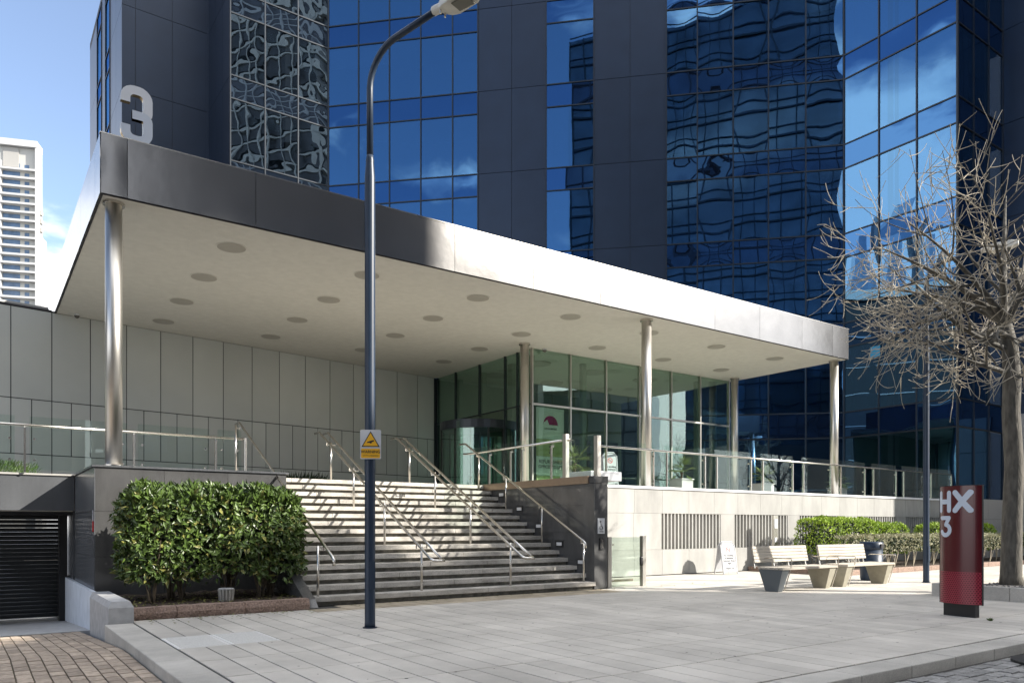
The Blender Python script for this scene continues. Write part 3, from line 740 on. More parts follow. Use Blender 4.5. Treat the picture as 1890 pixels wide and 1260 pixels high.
# two flat glass screens stand in front of the drum
MB().box(16.0, 16.02, 26.4, 27.9, ZT+.03, 5.9).build('glass_screen', 'lglass', rv)

# ================================================================== RAILINGS
def railing(name, label, x0, x1, y, posts, hz, gz, cat='railing', group=None):
    t = thing(name, label, cat, ((x0+x1)/2, y, ZT), group)
    MB().tube([(x0, y, hz), (x1, y, hz)], .032, 12).build('handrail', 'rail', t, smooth=True)
    for p in posts:
        q = MB(); q.box(p-.022, p+.022, y-.03, y+.03, ZT+.0, hz-.06); q.tube([(p, y, hz-.08), (p, y, hz)], .012, 6)
        q.build('post', 'rail', t)
    ps_ = sorted(posts)
    return t
rt = railing('terrace_railing', 'steel and glass balustrade running along the pale terrace wall', 16.05, 38.9, 18.1,
             [16.4, 18.51, 19.14, 21.05, 21.68, 23.59, 24.29, 26.14, 26.85, 28.7, 29.44, 31.24, 31.92, 33.78, 34.43, 36.27, 36.9, 38.85], 4.15, 4.36)
for a, b in ((16.45, 18.45), (19.2, 21.0), (21.74, 23.53), (24.35, 26.1), (26.9, 28.65), (29.5, 31.2), (31.97, 33.73), (34.48, 36.2), (36.95, 38.8)):
    MB().box(a-.12, b+.12, 18.15, 18.165, ZT+.06, 4.36).build('glass_panel', 'rglass', rt)
    q = MB()
    for px in (a, b):
        for z in (ZT+.22, 3.95): q.tube([(px, 18.12, z), (px, 18.18, z)], .03, 8)
    q.build('clamps', 'rail', rt)
lt = railing('podium_railing', 'steel and glass balustrade behind the left canopy column', -6.0, 6.1, 21.5, [-3.4, -1.2, 1.0, 3.35, 5.35, 6.15], 4.02, 4.2)
for a, b in ((-5.6, -3.5), (-3.3, -1.3), (-1.1, .8), (1.1, 3.2), (3.45, 5.2), (5.42, 6.05)):
    MB().box(a, b, 21.56, 21.575, ZT+.06, 4.24).build('glass_panel', 'rglass', lt)
    q = MB()
    for px in (a+.1, b-.1):
        for z in (ZT+.3, 3.7): q.tube([(px, 21.53, z), (px, 21.59, z)], .03, 8)
    q.build('clamps', 'rail', lt)
MB().tube([(6.15, 21.5, ZT), (6.15, 21.5, 4.05)], .035, 12).build('end_post', 'rail', lt)
# flank balustrade along x=13.25
fb = thing('landing_balustrade', 'steel and glass balustrade on the bronze edge above the stair flank wall', 'railing', (13.25, 18, ZT))
MB().tube([(13.25, 16.45, 3.98), (13.25, 21.0, 3.98), (13.10, 21.35, 3.98)], .03, 12).build('handrail', 'rail', fb, smooth=True)
for y in (16.86, 18.25, 18.85, 20.0): 
    q = MB(); q.box(13.20, 13.245, y-.025, y+.025, ZT+.03, 3.86); q.box(13.20, 13.31, y-.02, y+.02, 3.84, 3.88); q.tube([(13.29, y, 3.86), (13.27, y, 3.97)], .012, 6); q.build('post', 'rail', fb)
for a, b in ((16.5, 18.2), (18.3, 19.95), (20.05, 21.2)): MB().box(13.33, 13.345, a, b, ZT+.05, 4.16).build('glass_panel', 'rglass', fb)
for x, y, h_ in ((13.27, 16.28, 4.14), (13.30, 15.02, 3.98)): MB().box(x-.06, x+.06, y-.07, y+.07, ZT+.021, h_).build('gate_post', 'steel', fb)
MB().box(13.27, 13.285, 15.12, 16.2, ZT+.06, 4.02).build('gate_glass', 'rglass', fb)
MB().tube([(13.2, 16.1, 3.95), (13.2, 15.98, 3.95)], .035, 8).build('hinge', 'rail', fb)
lp = tag(MB().box(13.75, 14.9, 15.8, 17.0, ZT-.02, ZT+.24).build('lift_platform', 'signwhite', bevel=.02), 'white panel of the lift platform parked at the terrace level behind the pillar', 'lift platform')

# stair handrails
def stair_rail(name, label, x, offs, ys, loop, ytop=20.75, ybot=14.33):
    t = thing(name, label, 'handrail', (x, 15, RI), 'handrails climbing the entrance stairs')
    def hz(y): return 1.245+.5203*(y-14.95)
    for o in offs:
        pts = [(x+o, ytop+.34, hz(ytop)), (x+o, ytop, hz(ytop)), (x+o, 15, hz(15)), (x+o, ybot, hz(ybot))]
        if loop and o < 0:
            pts += [(x+o+.03, ybot-.10, hz(ybot)-.035), (x, ybot-.13, hz(ybot)-.04), (x-o, ybot-.12, hz(ybot)-.04), (x-o, ybot, hz(ybot))]
        elif not loop: pts += [(x+o, ybot-.08, hz(ybot)-.06), (x+o, ybot-.09, hz(ybot)-.18)]
        MB().tube(pts, .031, 12).build('handrail', 'rail', t, smooth=True)
    for y in ys:
        k = int((y-Y0)/GO); z0 = RI*(k+1)
        if y > 20.06: z0 = ZT
        MB().tube([(x, y, z0), (x, y, hz(y)-.03)], .027, 12).build('post', 'rail', t, smooth=True)
        q = MB(); o1 = min(offs+[0]); o2 = max(offs+[0])
        q.tube([(x+o1, y, hz(y)-.11), (x+o2, y, hz(y)-.11)], .010, 6)
        for o in offs: q.tube([(x+o, y, hz(y)-.13), (x+o, y, hz(y)-.02)], .014, 6)
        q.build('bracket', 'rail', t)
    return t
stair_rail('stair_handrail', 'leftmost stair handrail, single rail half hidden by the hedge', 5.72, [.12], [14.96, 17.4, 20.9], False, 21.0, 14.5)
stair_rail('stair_handrail', 'double stair handrail seen just behind the lamp post', 8.10, [-.13, .13], [14.97, 16.83, 18.66, 20.2], True)
stair_rail('stair_handrail', 'double stair handrail on the right middle of the stairs', 10.5, [-.13, .13], [14.97, 16.77, 18.62, 20.15], True)
stair_rail('stair_handrail', 'rightmost stair handrail, single rail beside the dark flank wall', 12.86, [-.1], [15.05, 16.82, 18.57, 20.05], False, 20.7, 14.95)

# ================================================================== TOWER
FH = 5.07; SPH = 1.37; ZS = 8.1
tw = thing('office_tower', 'tall blue glass office tower with dark cladding bays behind the canopy', 'tower', (25, 45, 0))
A_, B_, C_, D_, E_, F_, G_, H_p = [Vector((*p, 0)) for p in ((7.41, 51.79), (12.45, 51.79), (12.45, 46.65), (18.52, 46.65), (40.49, 24.69), (40.49, 18.57), (45.53, 18.57), (45.53, 6.0))]
Zp = Vector((7.41, 67.4, 0))
KMIN, KMAX = 0, 6
def face(P, Q, cols, flip=False, kmin=0, kmax=KMAX, GW='tglass', GS='tspandrel'):
    """cols: list of (s0, s1, type) type g glass / p panel"""
    u = (Q-P).normalized(); n = Vector((u.y, -u.x, 0))*(-1 if flip else 1); Ln = (Q-P).length
    def bx(s0, s1, z0, z1, o0, o1, name, m, dx=0):
        c = P+u*s0+n*o0; return MB().fbox((c.x, c.y, z0), u*(s1-s0), n*(o1-o0), (0, 0, z1-z0)).build(name, m, tw)
    def gp(s0, s1, z0, z1, name, m):
        K = 5; vs = []; fs = []; bow = random.uniform(-.010, .012); o = P+u*s0
        tu, tv = random.uniform(-.0035, .0035), random.uniform(-.003, .003); tw_ = random.uniform(-.004, .004)
        for j in range(K+1):
            for i in range(K+1):
                a, b = i/K, j/K; h = bow*(1-(2*a-1)**2)*(1-(2*b-1)**2)+tu*(a-.5)*(s1-s0)+tv*(b-.5)*(z1-z0)+tw_*(a-.5)*(b-.5)
                c = o+u*(s1-s0)*a+n*h; vs.append((c.x, c.y, z0+(z1-z0)*b))
        for j in range(K):
            for i in range(K): q = j*(K+1)+i; fs.append((q, q+1, q+K+2, q+K+1) if not flip else (q, q+K+1, q+K+2, q+1))
        mb = MB(); mb.add(vs, fs); b4 = [o-n*.03, o+u*(s1-s0)-n*.03]
        bb = [(b4[0].x, b4[0].y, z0), (b4[1].x, b4[1].y, z0), (b4[1].x, b4[1].y, z1), (b4[0].x, b4[0].y, z1)]
        mb.add(bb, [(0, 3, 2, 1)])
        return mb.build(name, m, tw, smooth=True)
    for (s0, s1, ty) in cols:
        for k in range(kmin, kmax):
            zk = ZS+FH*(k-0)
            if ty == 'p':
                bx(s0+.012, s1-.012, zk-FH+.012 if k == kmin and False else zk+.015, zk+FH-.015, -.04, .0, 'cladding_panel', 'navy_panel')
            else:
                gp(s0+.03, s1-.03, zk+.04, zk+FH-SPH-.04, 'window_pane', GW)
                gp(s0+.03, s1-.03, zk+FH-SPH+.04, zk+FH-.04, 'spandrel_pane', GS)
                if random.random() < .55:
                    d_ = random.choice((.25, .35, .5, 1.0, .3))*(FH-SPH)
                    bx(s0+.06, s1-.06, zk+FH-SPH-d_+.02, zk+FH-SPH-.05, -.22, -.2, 'roller_blind', 'blind')
        if ty == 'p':
            for (za, zb) in ((2.9, 5.5), (5.5, ZS)): bx(s0+.012, s1-.012, za+.01, zb-.015, -.04, .0, 'cladding_panel', 'navy_panel')
        else:
            gp(s0+.03, s1-.03, 6.72, ZS-.04, 'spandrel_pane', 'tspandrel')
            gp(s0+.03, s1-.03, ZT+.1, 6.62, 'window_pane', 'tglass')
    gl_ = [c for c in cols if c[2] == 'g']
    if gl_:
        edges = sorted(set([c[0] for c in gl_]+[c[1] for c in gl_]))
        for s in edges: bx(s-.035, s+.035, ZT, ZS+FH*kmax, -.05, .06, 'mullion', 'mullion')
        # runs of glass
        runs = []; 
        for c in gl_:
            if runs and abs(runs[-1][1]-c[0]) < .01: runs[-1][1] = c[1]
            else: runs.append([c[0], c[1]])
        for a, b in runs:
            for k in range(kmin, kmax+1):
                zk = ZS+FH*k
                bx(a, b, zk-.035, zk+.035, -.04, .045, 'transom', 'mullion'); 
                if k < kmax: bx(a, b, zk+FH-SPH-.035, zk+FH-SPH+.035, -.04, .045, 'transom', 'mullion')
                bx(a+.05, b-.05, zk-SPH+.1, zk-.02, -3.0, -.25, 'floor_slab', 'slab')
            bx(a, b, 6.63, 6.70, -.04, .05, 'transom', 'mullion')
            bx(a+.02, b-.02, ZT-2, ZS+FH*kmax, -3.2, -3.0, 'office_wall', 'core')
    bx(0.02, Ln-.02, 0, ZS+FH*kmax, -3.6, -3.3, 'core_wall', 'slab')
    for c in cols:
        if c[2] == 'p': bx(c[0], c[1], 0, ZS+FH*kmax, -.1, -.045, 'backing_wall', 'black')
wl5 = [(0+i*2.04, (i+1)*2.04 if i < 4 else 9.76, 'g') for i in range(5)]
Wcols = wl5+[(9.76, 11.87, 'p'), (11.87, 14.0, 'p'), (14.0, 16.88, 'g'), (16.88, 19.03, 'p'), (19.03, 21.15, 'p')]+[(21.15, 22.93, 'g'), (22.93, 24.96, 'g'), (24.96, 26.93, 'g'), (26.93, 28.98, 'g'), (28.98, 31.03, 'g')]
face(D_, E_, Wcols)
face(C_, D_, [(0, 2.05, 'g'), (2.05, 4.1, 'g'), (4.1, 6.06, 'g')], GW='wglass', GS='wspandrel')
face(A_, B_, [(0, .75, 'p'), (.75, 2.85, 'p'), (2.85, 5.04, 'p')])
face(B_, C_, [(0, 1.7, 'p'), (1.7, 3.4, 'p'), (3.4, 5.12, 'p')])
face(Zp, A_, [(0, 4.4, 'p'), (4.4, 6.7, 'g'), (6.7, 8.7, 'p'), (8.7, 10.7, 'g'), (10.7, 13.2, 'p'), (13.2, 15.6, 'p')])
face(E_, F_, [(0, 2.05, 'g'), (2.05, 4.1, 'g'), (4.1, 6.12, 'g')])
face(F_, G_, [(0, 1.68, 'g'), (1.68, 3.36, 'g'), (3.36, 5.0, 'g')])
face(G_, H_p, [(0, 2.1, 'p'), (2.1, 4.2, 'p'), (4.2, 6.3, 'p'), (6.3, 8.4, 'p'), (8.4, 12.5, 'p')])
MB().prism([(p.x, p.y, ZS+FH*KMAX+.02) for p in (Zp, A_, B_, C_, D_, E_, F_, G_, H_p)]+[(60, 6, ZS+FH*KMAX+.02), (60, 67, ZS+FH*KMAX+.02)], (0, 0, .5)).build('roof', 'slab', tw)
MB().box(12.36, 12.56, 51.74, 51.95, 0, ZS+FH*KMAX).build('corner_post', 'navy_panel', tw)
MB().prism([(15.7, 65, 0), (15.7, 49.9, 0), (19.87, 49.9, 0), (43.74, 26.03, 0), (43.74, 21.82, 0), (60, 21.82, 0), (60, 67, 0), (15.7, 67, 0)], (0, 0, ZS+FH*KMAX-.1)).build('building_core', 'slab', tw)
MB().prism([(8.2, 66, 0), (8.2, 52.6, 0), (15.6, 52.6, 0), (15.6, 66, 0)], (0, 0, ZS+FH*KMAX-.1)).build('building_core', 'slab', tw)
# stone plinth under the right-hand bays
bs = thing('tower_plinth', 'grey stone base under the shaded right hand bay of the tower', 'wall', (45, 12, 0))
for k in range(4):
    for i in range(6): MB().box(45.38, 45.46, 6+i*2, 8+i*2-.01, .02+k*1.9, (k+1)*1.9-.008).build('cladding_panel', 'granite', bs)
MB().box(33.5, 33.54, 0, .01, 0, .01) if 0 else None
nb = tag(MB().fbox(E_+Vector((.0, -1.6, 10.9)), (0, -.55, 0), (-.01, 0, 0), (0, 0, .6)).build('window_notice', 'cyan'), 'small bright blue notice inside a tower window behind the bare tree', 'notice')
nb.location.x -= .07

# ================================================================== FOLIAGE
def leaf(mb, p, d, n, ln, wd, fold=.25):
    d = d.normalized(); s = d.cross(n)
    if s.length < 1e-4: s = Vector((1, 0, 0))
    s.normalize(); n = s.cross(d)
    a = p; b = p+d*ln*.45+s*wd/2+n*wd*fold; c = p+d*ln-n*ln*.12; e = p+d*ln*.45-s*wd/2+n*wd*fold; m = p+d*ln*.5
    mb.add([a, b, c, e, m], [(0, 4, 1), (1, 4, 2), (0, 3, 4), (3, 2, 4)])
def rvec(r): 
    while True:
        v = Vector((r.uniform(-1, 1), r.uniform(-1, 1), r.uniform(-1, 1)))
        if .05 < v.length < 1: return v.normalized()
def hash_n(x, y, z, s=1.0):
    from mathutils import noise
    return noise.noise(Vector((x*s, y*s, z*s)))
def hedge_leaves(x0, x1, y0, y1, z0, z1, n, ln, mats, seed, rnd=.35, ragged=.25, topbias=.3, jit=.06, inner=.12):
    """leaves in the shell of a soft-edged clipped block"""
    r = random.Random(seed); mb = MB(); cx, cy, cz = (x0+x1)/2, (y0+y1)/2, (z0+z1)/2; hx, hy, hz = (x1-x0)/2, (y1-y0)/2, (z1-z0)/2
    cnt = 0; tries = 0
    while cnt < n and tries < n*6:
        tries += 1
        f = r.random(); area = [hx*hz*2, hx*hy*2*(1+topbias), hy*hz*2, hy*hz*2]
        t = r.uniform(0, sum(area)); u, v = r.uniform(-1, 1), r.uniform(-1, 1)
        if t < area[0]: q = Vector((u*hx, -hy, v*hz)); nn = Vector((0, -1, 0))
        elif t < area[0]+area[1]: q = Vector((u*hx, v*hy, hz)); nn = Vector((0, 0, 1))
        elif t < area[0]+area[1]+area[2]: q = Vector((hx, u*hy, v*hz)); nn = Vector((1, 0, 0))
        else: q = Vector((-hx, u*hy, v*hz)); nn = Vector((-1, 0, 0))
        # round the corners
        c = Vector((max(-hx+rnd, min(hx-rnd, q.x)), max(-hy+rnd, min(hy-rnd, q.y)), max(-hz+rnd, min(hz-rnd, q.z)))); dd = q-c
        if dd.length > 1e-5: dn = dd.normalized(); q = c+dn*rnd; nn = (nn+dn*1.2).normalized()
        p = Vector((cx, cy, cz))+q
        k = hash_n(p.x, p.y, p.z, 1.7)*.6+hash_n(p.x, p.y, p.z, 5.5)*.4
        # ragged lower edge with gaps
        if p.z < z0+ragged*(1.2+1.9*k) and r.random() < .93: continue
        dep = abs(r.gauss(0, inner))
        p = p+nn*(k*jit*2.2-dep+.02)
        dirn = (nn*.7+rvec(r)*.75+Vector((0, 0, .55 if nn.z > .3 else -.15))).normalized()
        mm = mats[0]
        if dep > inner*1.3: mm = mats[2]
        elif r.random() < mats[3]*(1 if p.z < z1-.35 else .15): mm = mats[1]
        mb.use(mm); L_ = ln*r.choice((.55, .75, .9, 1.0, 1.15, 1.4))*r.uniform(.85, 1.1); leaf(mb, p, dirn, (nn+rvec(r)*.5), L_, L_*r.uniform(.36, .46)); cnt += 1
    return mb
hd = thing('tall_hedge', 'tall dense laurel hedge with bare lower stems filling the bed beside the stairs', 'hedge', (4, 16.2, .2))
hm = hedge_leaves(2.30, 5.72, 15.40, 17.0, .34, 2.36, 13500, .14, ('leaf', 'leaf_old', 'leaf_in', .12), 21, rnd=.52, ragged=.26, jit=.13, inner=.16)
r = random.Random(4)
for i in range(5200):
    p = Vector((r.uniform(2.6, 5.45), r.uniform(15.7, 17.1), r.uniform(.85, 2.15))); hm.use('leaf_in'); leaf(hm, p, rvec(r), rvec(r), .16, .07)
hm.build('foliage', None, hd, kind='stuff', recenter=False)
bases = [(2.75, 15.7), (3.35, 15.9), (3.2, 16.3), (4.25, 16.1), (4.1, 15.75), (5.0, 15.8), (5.15, 16.2), (4.75, 15.6)]
for bx_, by_ in bases:
    q = MB()
    for k in range(9):
        a = r.uniform(0, 6.28); ln = r.uniform(.9, 1.6); sp = r.uniform(.15, .5); pts = []; x, y = bx_+r.uniform(-.07, .07), by_+r.uniform(-.07, .07)
        for i in range(6):
            t = i/5; pts.append((x+math.cos(a)*sp*t**1.2+r.uniform(-.02, .02), y+math.sin(a)*sp*t**1.2+r.uniform(-.02, .02), .15+ln*t))
        w0 = r.uniform(.010, .020); q.tube(pts, [w0*(1-.5*i/5) for i in range(6)], 5)
    q.build('stem_cluster', 'stem', hd)
q = MB()
r = random.Random(77)
for i in range(420):
    p = Vector((r.uniform(2.3, 5.35), r.uniform(14.72, 17.3), .195)); q.use('leaf_old' if i % 4 else 'stem'); leaf(q, p, Vector((r.uniform(-1, 1), r.uniform(-1, 1), r.uniform(-.1, .25))), Vector((0, 0, 1)), .09, .04)
tag(q.build('leaf_litter', None, None, kind='stuff'), 'dry fallen leaves scattered on the soil under the tall hedge', 'leaf litter')
# low planting in front of the white wall, seen over the top step
def small_plant(name, label, cat, c, rad, h, n, m, seed, group=None, upw=.8, ln=.22, parent_name='foliage'):
    r = random.Random(seed); mb = MB()
    for i in range(n):
        a = r.uniform(0, 6.28); q_ = rad*math.sqrt(r.random()); p = Vector((c[0]+q_*math.cos(a), c[1]+q_*math.sin(a), c[2]+h*r.random()*(1-q_/rad*.5)))
        leaf(mb, p, Vector((math.cos(a)*r.random(), math.sin(a)*r.random(), upw)), rvec(r), ln*r.uniform(.7, 1.2), ln*.14)
    mb.mats = [m]; return tag(mb.build(name, m), label, cat, group)
small_plant('ornamental_grass', 'tuft of dark grass behind the top stair, in front of the white wall', 'grass tuft', (9.6, 27.0, ZT), 1.0, .3, 700, 'leaf_in', 3, ln=.5)
small_plant('podium_shrub', 'low twiggy shrub on the podium behind the railing at the far left', 'shrub', (.35, 22.6, ZT), 1.0, .35, 1200, 'leaf', 5, ln=.14)

# right-hand bed
rb = thing('hedge_bed', 'long soil bed with a brown stone edge in front of the louvred wall', 'flower bed', (31, 16, 0))
MB().box(23.32, 44, 14.42, 17.88, -.02, .12).build('soil', 'soil', rb)
x = 23.2
while x < 44:
    MB().box(x+.005, x+1.15, 14.22, 14.41, -.02, .17).build('edging_stone', 'brownstone', rb, bevel=.015); x += 1.16
MB().box(23.12, 23.3, 14.22, 17.88, -.02, .17).build('edging_stone', 'brownstone', rb, bevel=.015)
def clipped(name, label, x0, x1, y0, y1, z0, z1, n, ln, mats, seed, group=None, stems=True, rnd=.25):
    t = thing(name, label, 'hedge', ((x0+x1)/2, (y0+y1)/2, .1), group)
    mb = hedge_leaves(x0, x1, y0, y1, z0, z1, n, ln, mats, seed, rnd=rnd, ragged=.08, jit=.07, inner=.07)
    r = random.Random(seed+1)
    for i in range(n//3):
        mb.use('leaf_in'); leaf(mb, Vector((r.uniform(x0+.15, x1-.15), r.uniform(y0+.15, y1-.1), r.uniform(z0+.1, z1-.15))), rvec(r), rvec(r), ln*1.8, ln*.9)
    mb.build('foliage', None, t, kind='stuff', recenter=False)
    if stems:
        x = x0+.3
        while x < x1-.2:
            q = MB()
            for k in range(3):
                dx = r.uniform(-.35, .35); q.tube([(x, (y0+y1)/2-.1, .1), (x+dx*.3, (y0+y1)/2-.15, .1+(z0-.1)*.5), (x+dx, (y0+y1)/2-.2, z0+.15)], [.02, .016, .01], 5)
            q.build('stem_cluster', 'twig', t); x += r.uniform(.5, .9)
    return t
clipped('clipped_hedge', 'bright green clipped hedge behind the benches, nearest the pale wall', 24.7, 28.6, 15.9, 17.2, .50, 1.90, 7000, .085, ('box_leaf', 'leaf_old', 'leaf_in', .04), 31, 'bright green clipped hedges against the louvred wall', rnd=.4)
clipped('clipped_hedge', 'smaller bright green clipped mound adjoining the long hedge behind the litter bin', 28.4, 30.9, 15.9, 17.1, .45, 1.72, 4200, .085, ('box_leaf', 'leaf_old', 'leaf_in', .04), 32, 'bright green clipped hedges against the louvred wall', rnd=.4)
clipped('clipped_hedge', 'bright green clipped hedge behind the far lamp post and the red sign', 33.0, 38.6, 15.9, 17.1, .45, 1.72, 6500, .095, ('box_leaf', 'leaf_old', 'leaf_in', .04), 33, 'bright green clipped hedges against the louvred wall', rnd=.4)
clipped('variegated_hedge', 'low cream and green variegated hedge on bare stems behind the litter bin', 24.9, 42.5, 14.75, 15.7, .62, 1.28, 15500, .07, ('vari_leaf', 'leaf_old', 'leaf_in', .15), 34, rnd=.2)

# palms in planters
def palm(name, label, x, y, pot, trunk, fr, seed, ln=.62):
    t = thing(name, label, 'potted palm', (x, y, ZT), 'potted palms on the terrace'); r = random.Random(seed)
    w_, h_ = pot
    q = MB(); q.prism([(x-w_*.42, y-w_*.42, ZT), (x+w_*.42, y-w_*.42, ZT), (x+w_*.42, y+w_*.42, ZT), (x-w_*.42, y+w_*.42, ZT)], (0, 0, h_)); q.build('planter', 'pot', t, bevel=.02)
    MB().box(x-w_*.46, x+w_*.46, y-w_*.46, y+w_*.46, ZT+h_+.001, ZT+h_+.04).build('planter_rim', 'pot', t)
    zt_ = ZT+h_+.04+trunk
    MB().tube([(x, y, ZT+h_), (x+.02, y, ZT+h_+trunk*.5), (x+.03, y, zt_)], [.05, .045, .06], 8).build('trunk', 'stem', t)
    for k in range(fr):
        a = 2.4*k; el = R_(r.uniform(-35, 75)); d = Vector((math.cos(a)*math.cos(el), math.sin(a)*math.cos(el), math.sin(el))); c = Vector((x+.03, y, zt_)); L_ = ln*r.uniform(.75, 1.1)
        q = MB(); stem_end = c+d*L_*.45; q.tube([c, stem_end], [.009, .005], 4)
        side = d.cross(Vector((0, 0, 1)))
        if side.length < .01: side = Vector((1, 0, 0))
        side.normalize()
        for j in range(13):
            b = R_(-75+150*j/12); dd = (d*math.cos(b)+side*math.sin(b)+Vector((0, 0, -.12))).normalized(); leaf(q, stem_end, dd, Vector((0, 0, 1)), L_*.62, .035)
        q.build('frond', 'palm', t)
    return t
palm('potted_palm', 'fan palm in a pale planter behind the lift gate post at the stair corner', 15.75, 18.9, (.7, .28), .42, 15, 1, .85)
palm('potted_palm', 'potted palm at the middle of the terrace, left of the second canopy column gap', 22.15, 20.2, (.75, .5), .25, 14, 2, .75)
palm('potted_palm', 'potted palm in grey planter near the rear right canopy column', 27.4, 20.4, (.75, .5), .25, 14, 3, .75)
palm('potted_palm', 'potted palm furthest right on the terrace, past the front right column', 33.2, 20.6, (.75, .5), .25, 14, 4, .75)

# ================================================================== TREES
def grow(mb_big, mb_tw, p, d, ln, rad, depth, r, spread=.6, upb=.12, curl=.25):
    """one limb in a smooth arc that turns up towards its tip, with side shoots that do the same"""
    seg = 7; pts = [p]; rads = [rad]; cur = d.normalized(); q = Vector(p)
    bend = rvec(r); bend = (bend-cur*bend.dot(cur))*r.uniform(.03, .13); lift = r.uniform(.05, .17) if depth < 3 else .03
    for i in range(seg):
        cur = (cur+bend+rvec(r)*.03+Vector((0, 0, lift*(i/seg*1.7-.25)))).normalized(); q = q+cur*ln/seg; pts.append(Vector(q)); rads.append(max(.0065, rad*(1-.86*(i+1)/seg)))
    (mb_big if depth >= 2 else mb_tw).tube(pts, rads, 7 if depth >= 2 else 4, cap=False)
    if depth == 0: return
    nch = {3: 6, 2: 4, 1: 3}[min(depth, 3)]
    for k in range(nch):
        t = .18+.78*(k+r.random())/nch; i = min(seg-1, int(t*seg)); f = t*seg-i; b = pts[i].lerp(pts[i+1], f)
        base = (pts[i+1]-pts[i]).normalized(); sd_ = rvec(r); sd_ = (sd_-base*sd_.dot(base)).normalized()
        nd = (base*(1-spread*.35)+sd_*spread+Vector((0, 0, -.06))).normalized()
        grow(mb_big, mb_tw, b, nd, ln*r.uniform(.48, .74)*(1.15-.35*t), max(.011, rads[i]*.55), depth-1, r, spread)
def bare_tree(name, label, base, limbs, trunk, seed, group=None, depth=3, spread=.6):
    t = thing(name, label, 'tree', base, group); r = random.Random(seed)
    MB().tube(trunk[0], trunk[1], 14).build('trunk', 'bark', t, smooth=True)
    tw_ = MB(); tw_.mats = ['twig']
    for (p, d, ln, rad) in limbs:
        bg_ = MB(); grow(bg_, tw_, Vector(p), Vector(d), ln, rad, depth, r, spread); bg_.build('limb', 'bark', t, smooth=True)
    tw_.build('twigs', 'twig', t, smooth=True, kind='stuff')
    return t
TB = Vector((20.6, 8.2, .1)); lft = -RT; fwd = FW
def tp(px, py, dep=18.6):
    s = (px-945)/1412*dep; return RT*s+FW*dep+Vector((0, 0, 1.6+(972-py)/1412*dep))
def dirpx(a, b, dd=0):
    """direction between two picture places at the trunk's distance, with a depth component"""
    return (tp(*b, 18.6+dd)-tp(*a, 18.6)).normalized()
trunk_pts = [(tp(1868, 1085)), tp(1866, 1062), tp(1868, 960), tp(1872, 860), tp(1866, 760), tp(1868, 700), tp(1864, 640), tp(1856, 600)]
trunk_r = [.29, .235, .215, .205, .195, .195, .175, .14]
limbs = []
for (a, b, dd, ln, rad) in [((1866, 690), (1770, 660), -.6, 3.9, .085), ((1866, 690), (1790, 668), 2.2, 3.6, .07), ((1862, 645), (1700, 600), -.8, 4.4, .10), ((1862, 640), (1755, 560), 1.8, 4.2, .08),
                        ((1856, 600), (1770, 500), -.3, 5.0, .13), ((1856, 600), (1700, 470), .8, 4.6, .09), ((1856, 600), (1790, 430), -1.2, 5.2, .11), ((1852, 590), (1838, 400), .8, 5.4, .14),
                        ((1856, 600), (1930, 430), -1, 4.8, .12), ((1860, 640), (1990, 560), .5, 4.4, .10), ((1868, 700), (1960, 650), -.8, 3.4, .07), ((1852, 590), (1870, 430), -2, 4.8, .10), ((1852, 590), (1890, 470), 3, 4.6, .10), ((1856, 620), (1780, 540), -3.0, 4.2, .09)]:
    limbs.append((tp(*a), dirpx(a, b, dd), ln*.71, rad*.82))
bare_tree('bare_tree', 'leafless tree with curling pale twigs at the right edge of the plaza', (20.6, 8.2, .1), limbs, (trunk_pts, trunk_r), 12, spread=.75)
pt = thing('tree_planter', 'low granite edged gravel planter around the bare tree', 'planter', (23, 6.2, 0))
X0, X1, Y0_, Y1_ = 18.4, 27.5, 3.6, 8.75
q = MB(); q.box(X0, X1, Y0_, Y1_, 0, .20); q.build('gravel', 'gravel', pt)
for (a, b, c, d_) in ((X0-.18, X1, Y0_-.18, Y0_), (X0-.18, X1, Y1_, Y1_+.18)):
    x = a
    while x < b: MB().box(x+.004, min(x+1.5, b)-.004, c, d_, -.02, .30).build('edging_stone', 'kerb', pt, bevel=.01); x += 1.5
y = Y0_
while y < Y1_: MB().box(X0-.18, X0-.002, y+.004, min(y+1.23, Y1_)-.004, -.02, .30).build('edging_stone', 'kerb', pt, bevel=.01); y += 1.23
q = MB(); r = random.Random(9)
for i in range(2500):
    x, y = r.uniform(X0+.05, X1-.2), r.uniform(Y0_+.05, Y1_-.05); s_ = r.uniform(.015, .04); q.add([(x, y, .20+s_), (x+s_, y, .2), (x-s_*.5, y+s_*.9, .2), (x-s_*.5, y-s_*.9, .2)], [(0, 1, 2), (0, 2, 3), (0, 3, 1)])
tag(q.build('gravel_chips', 'gravel', None, kind='stuff'), 'dark gravel chips covering the soil around the bare tree', 'gravel')

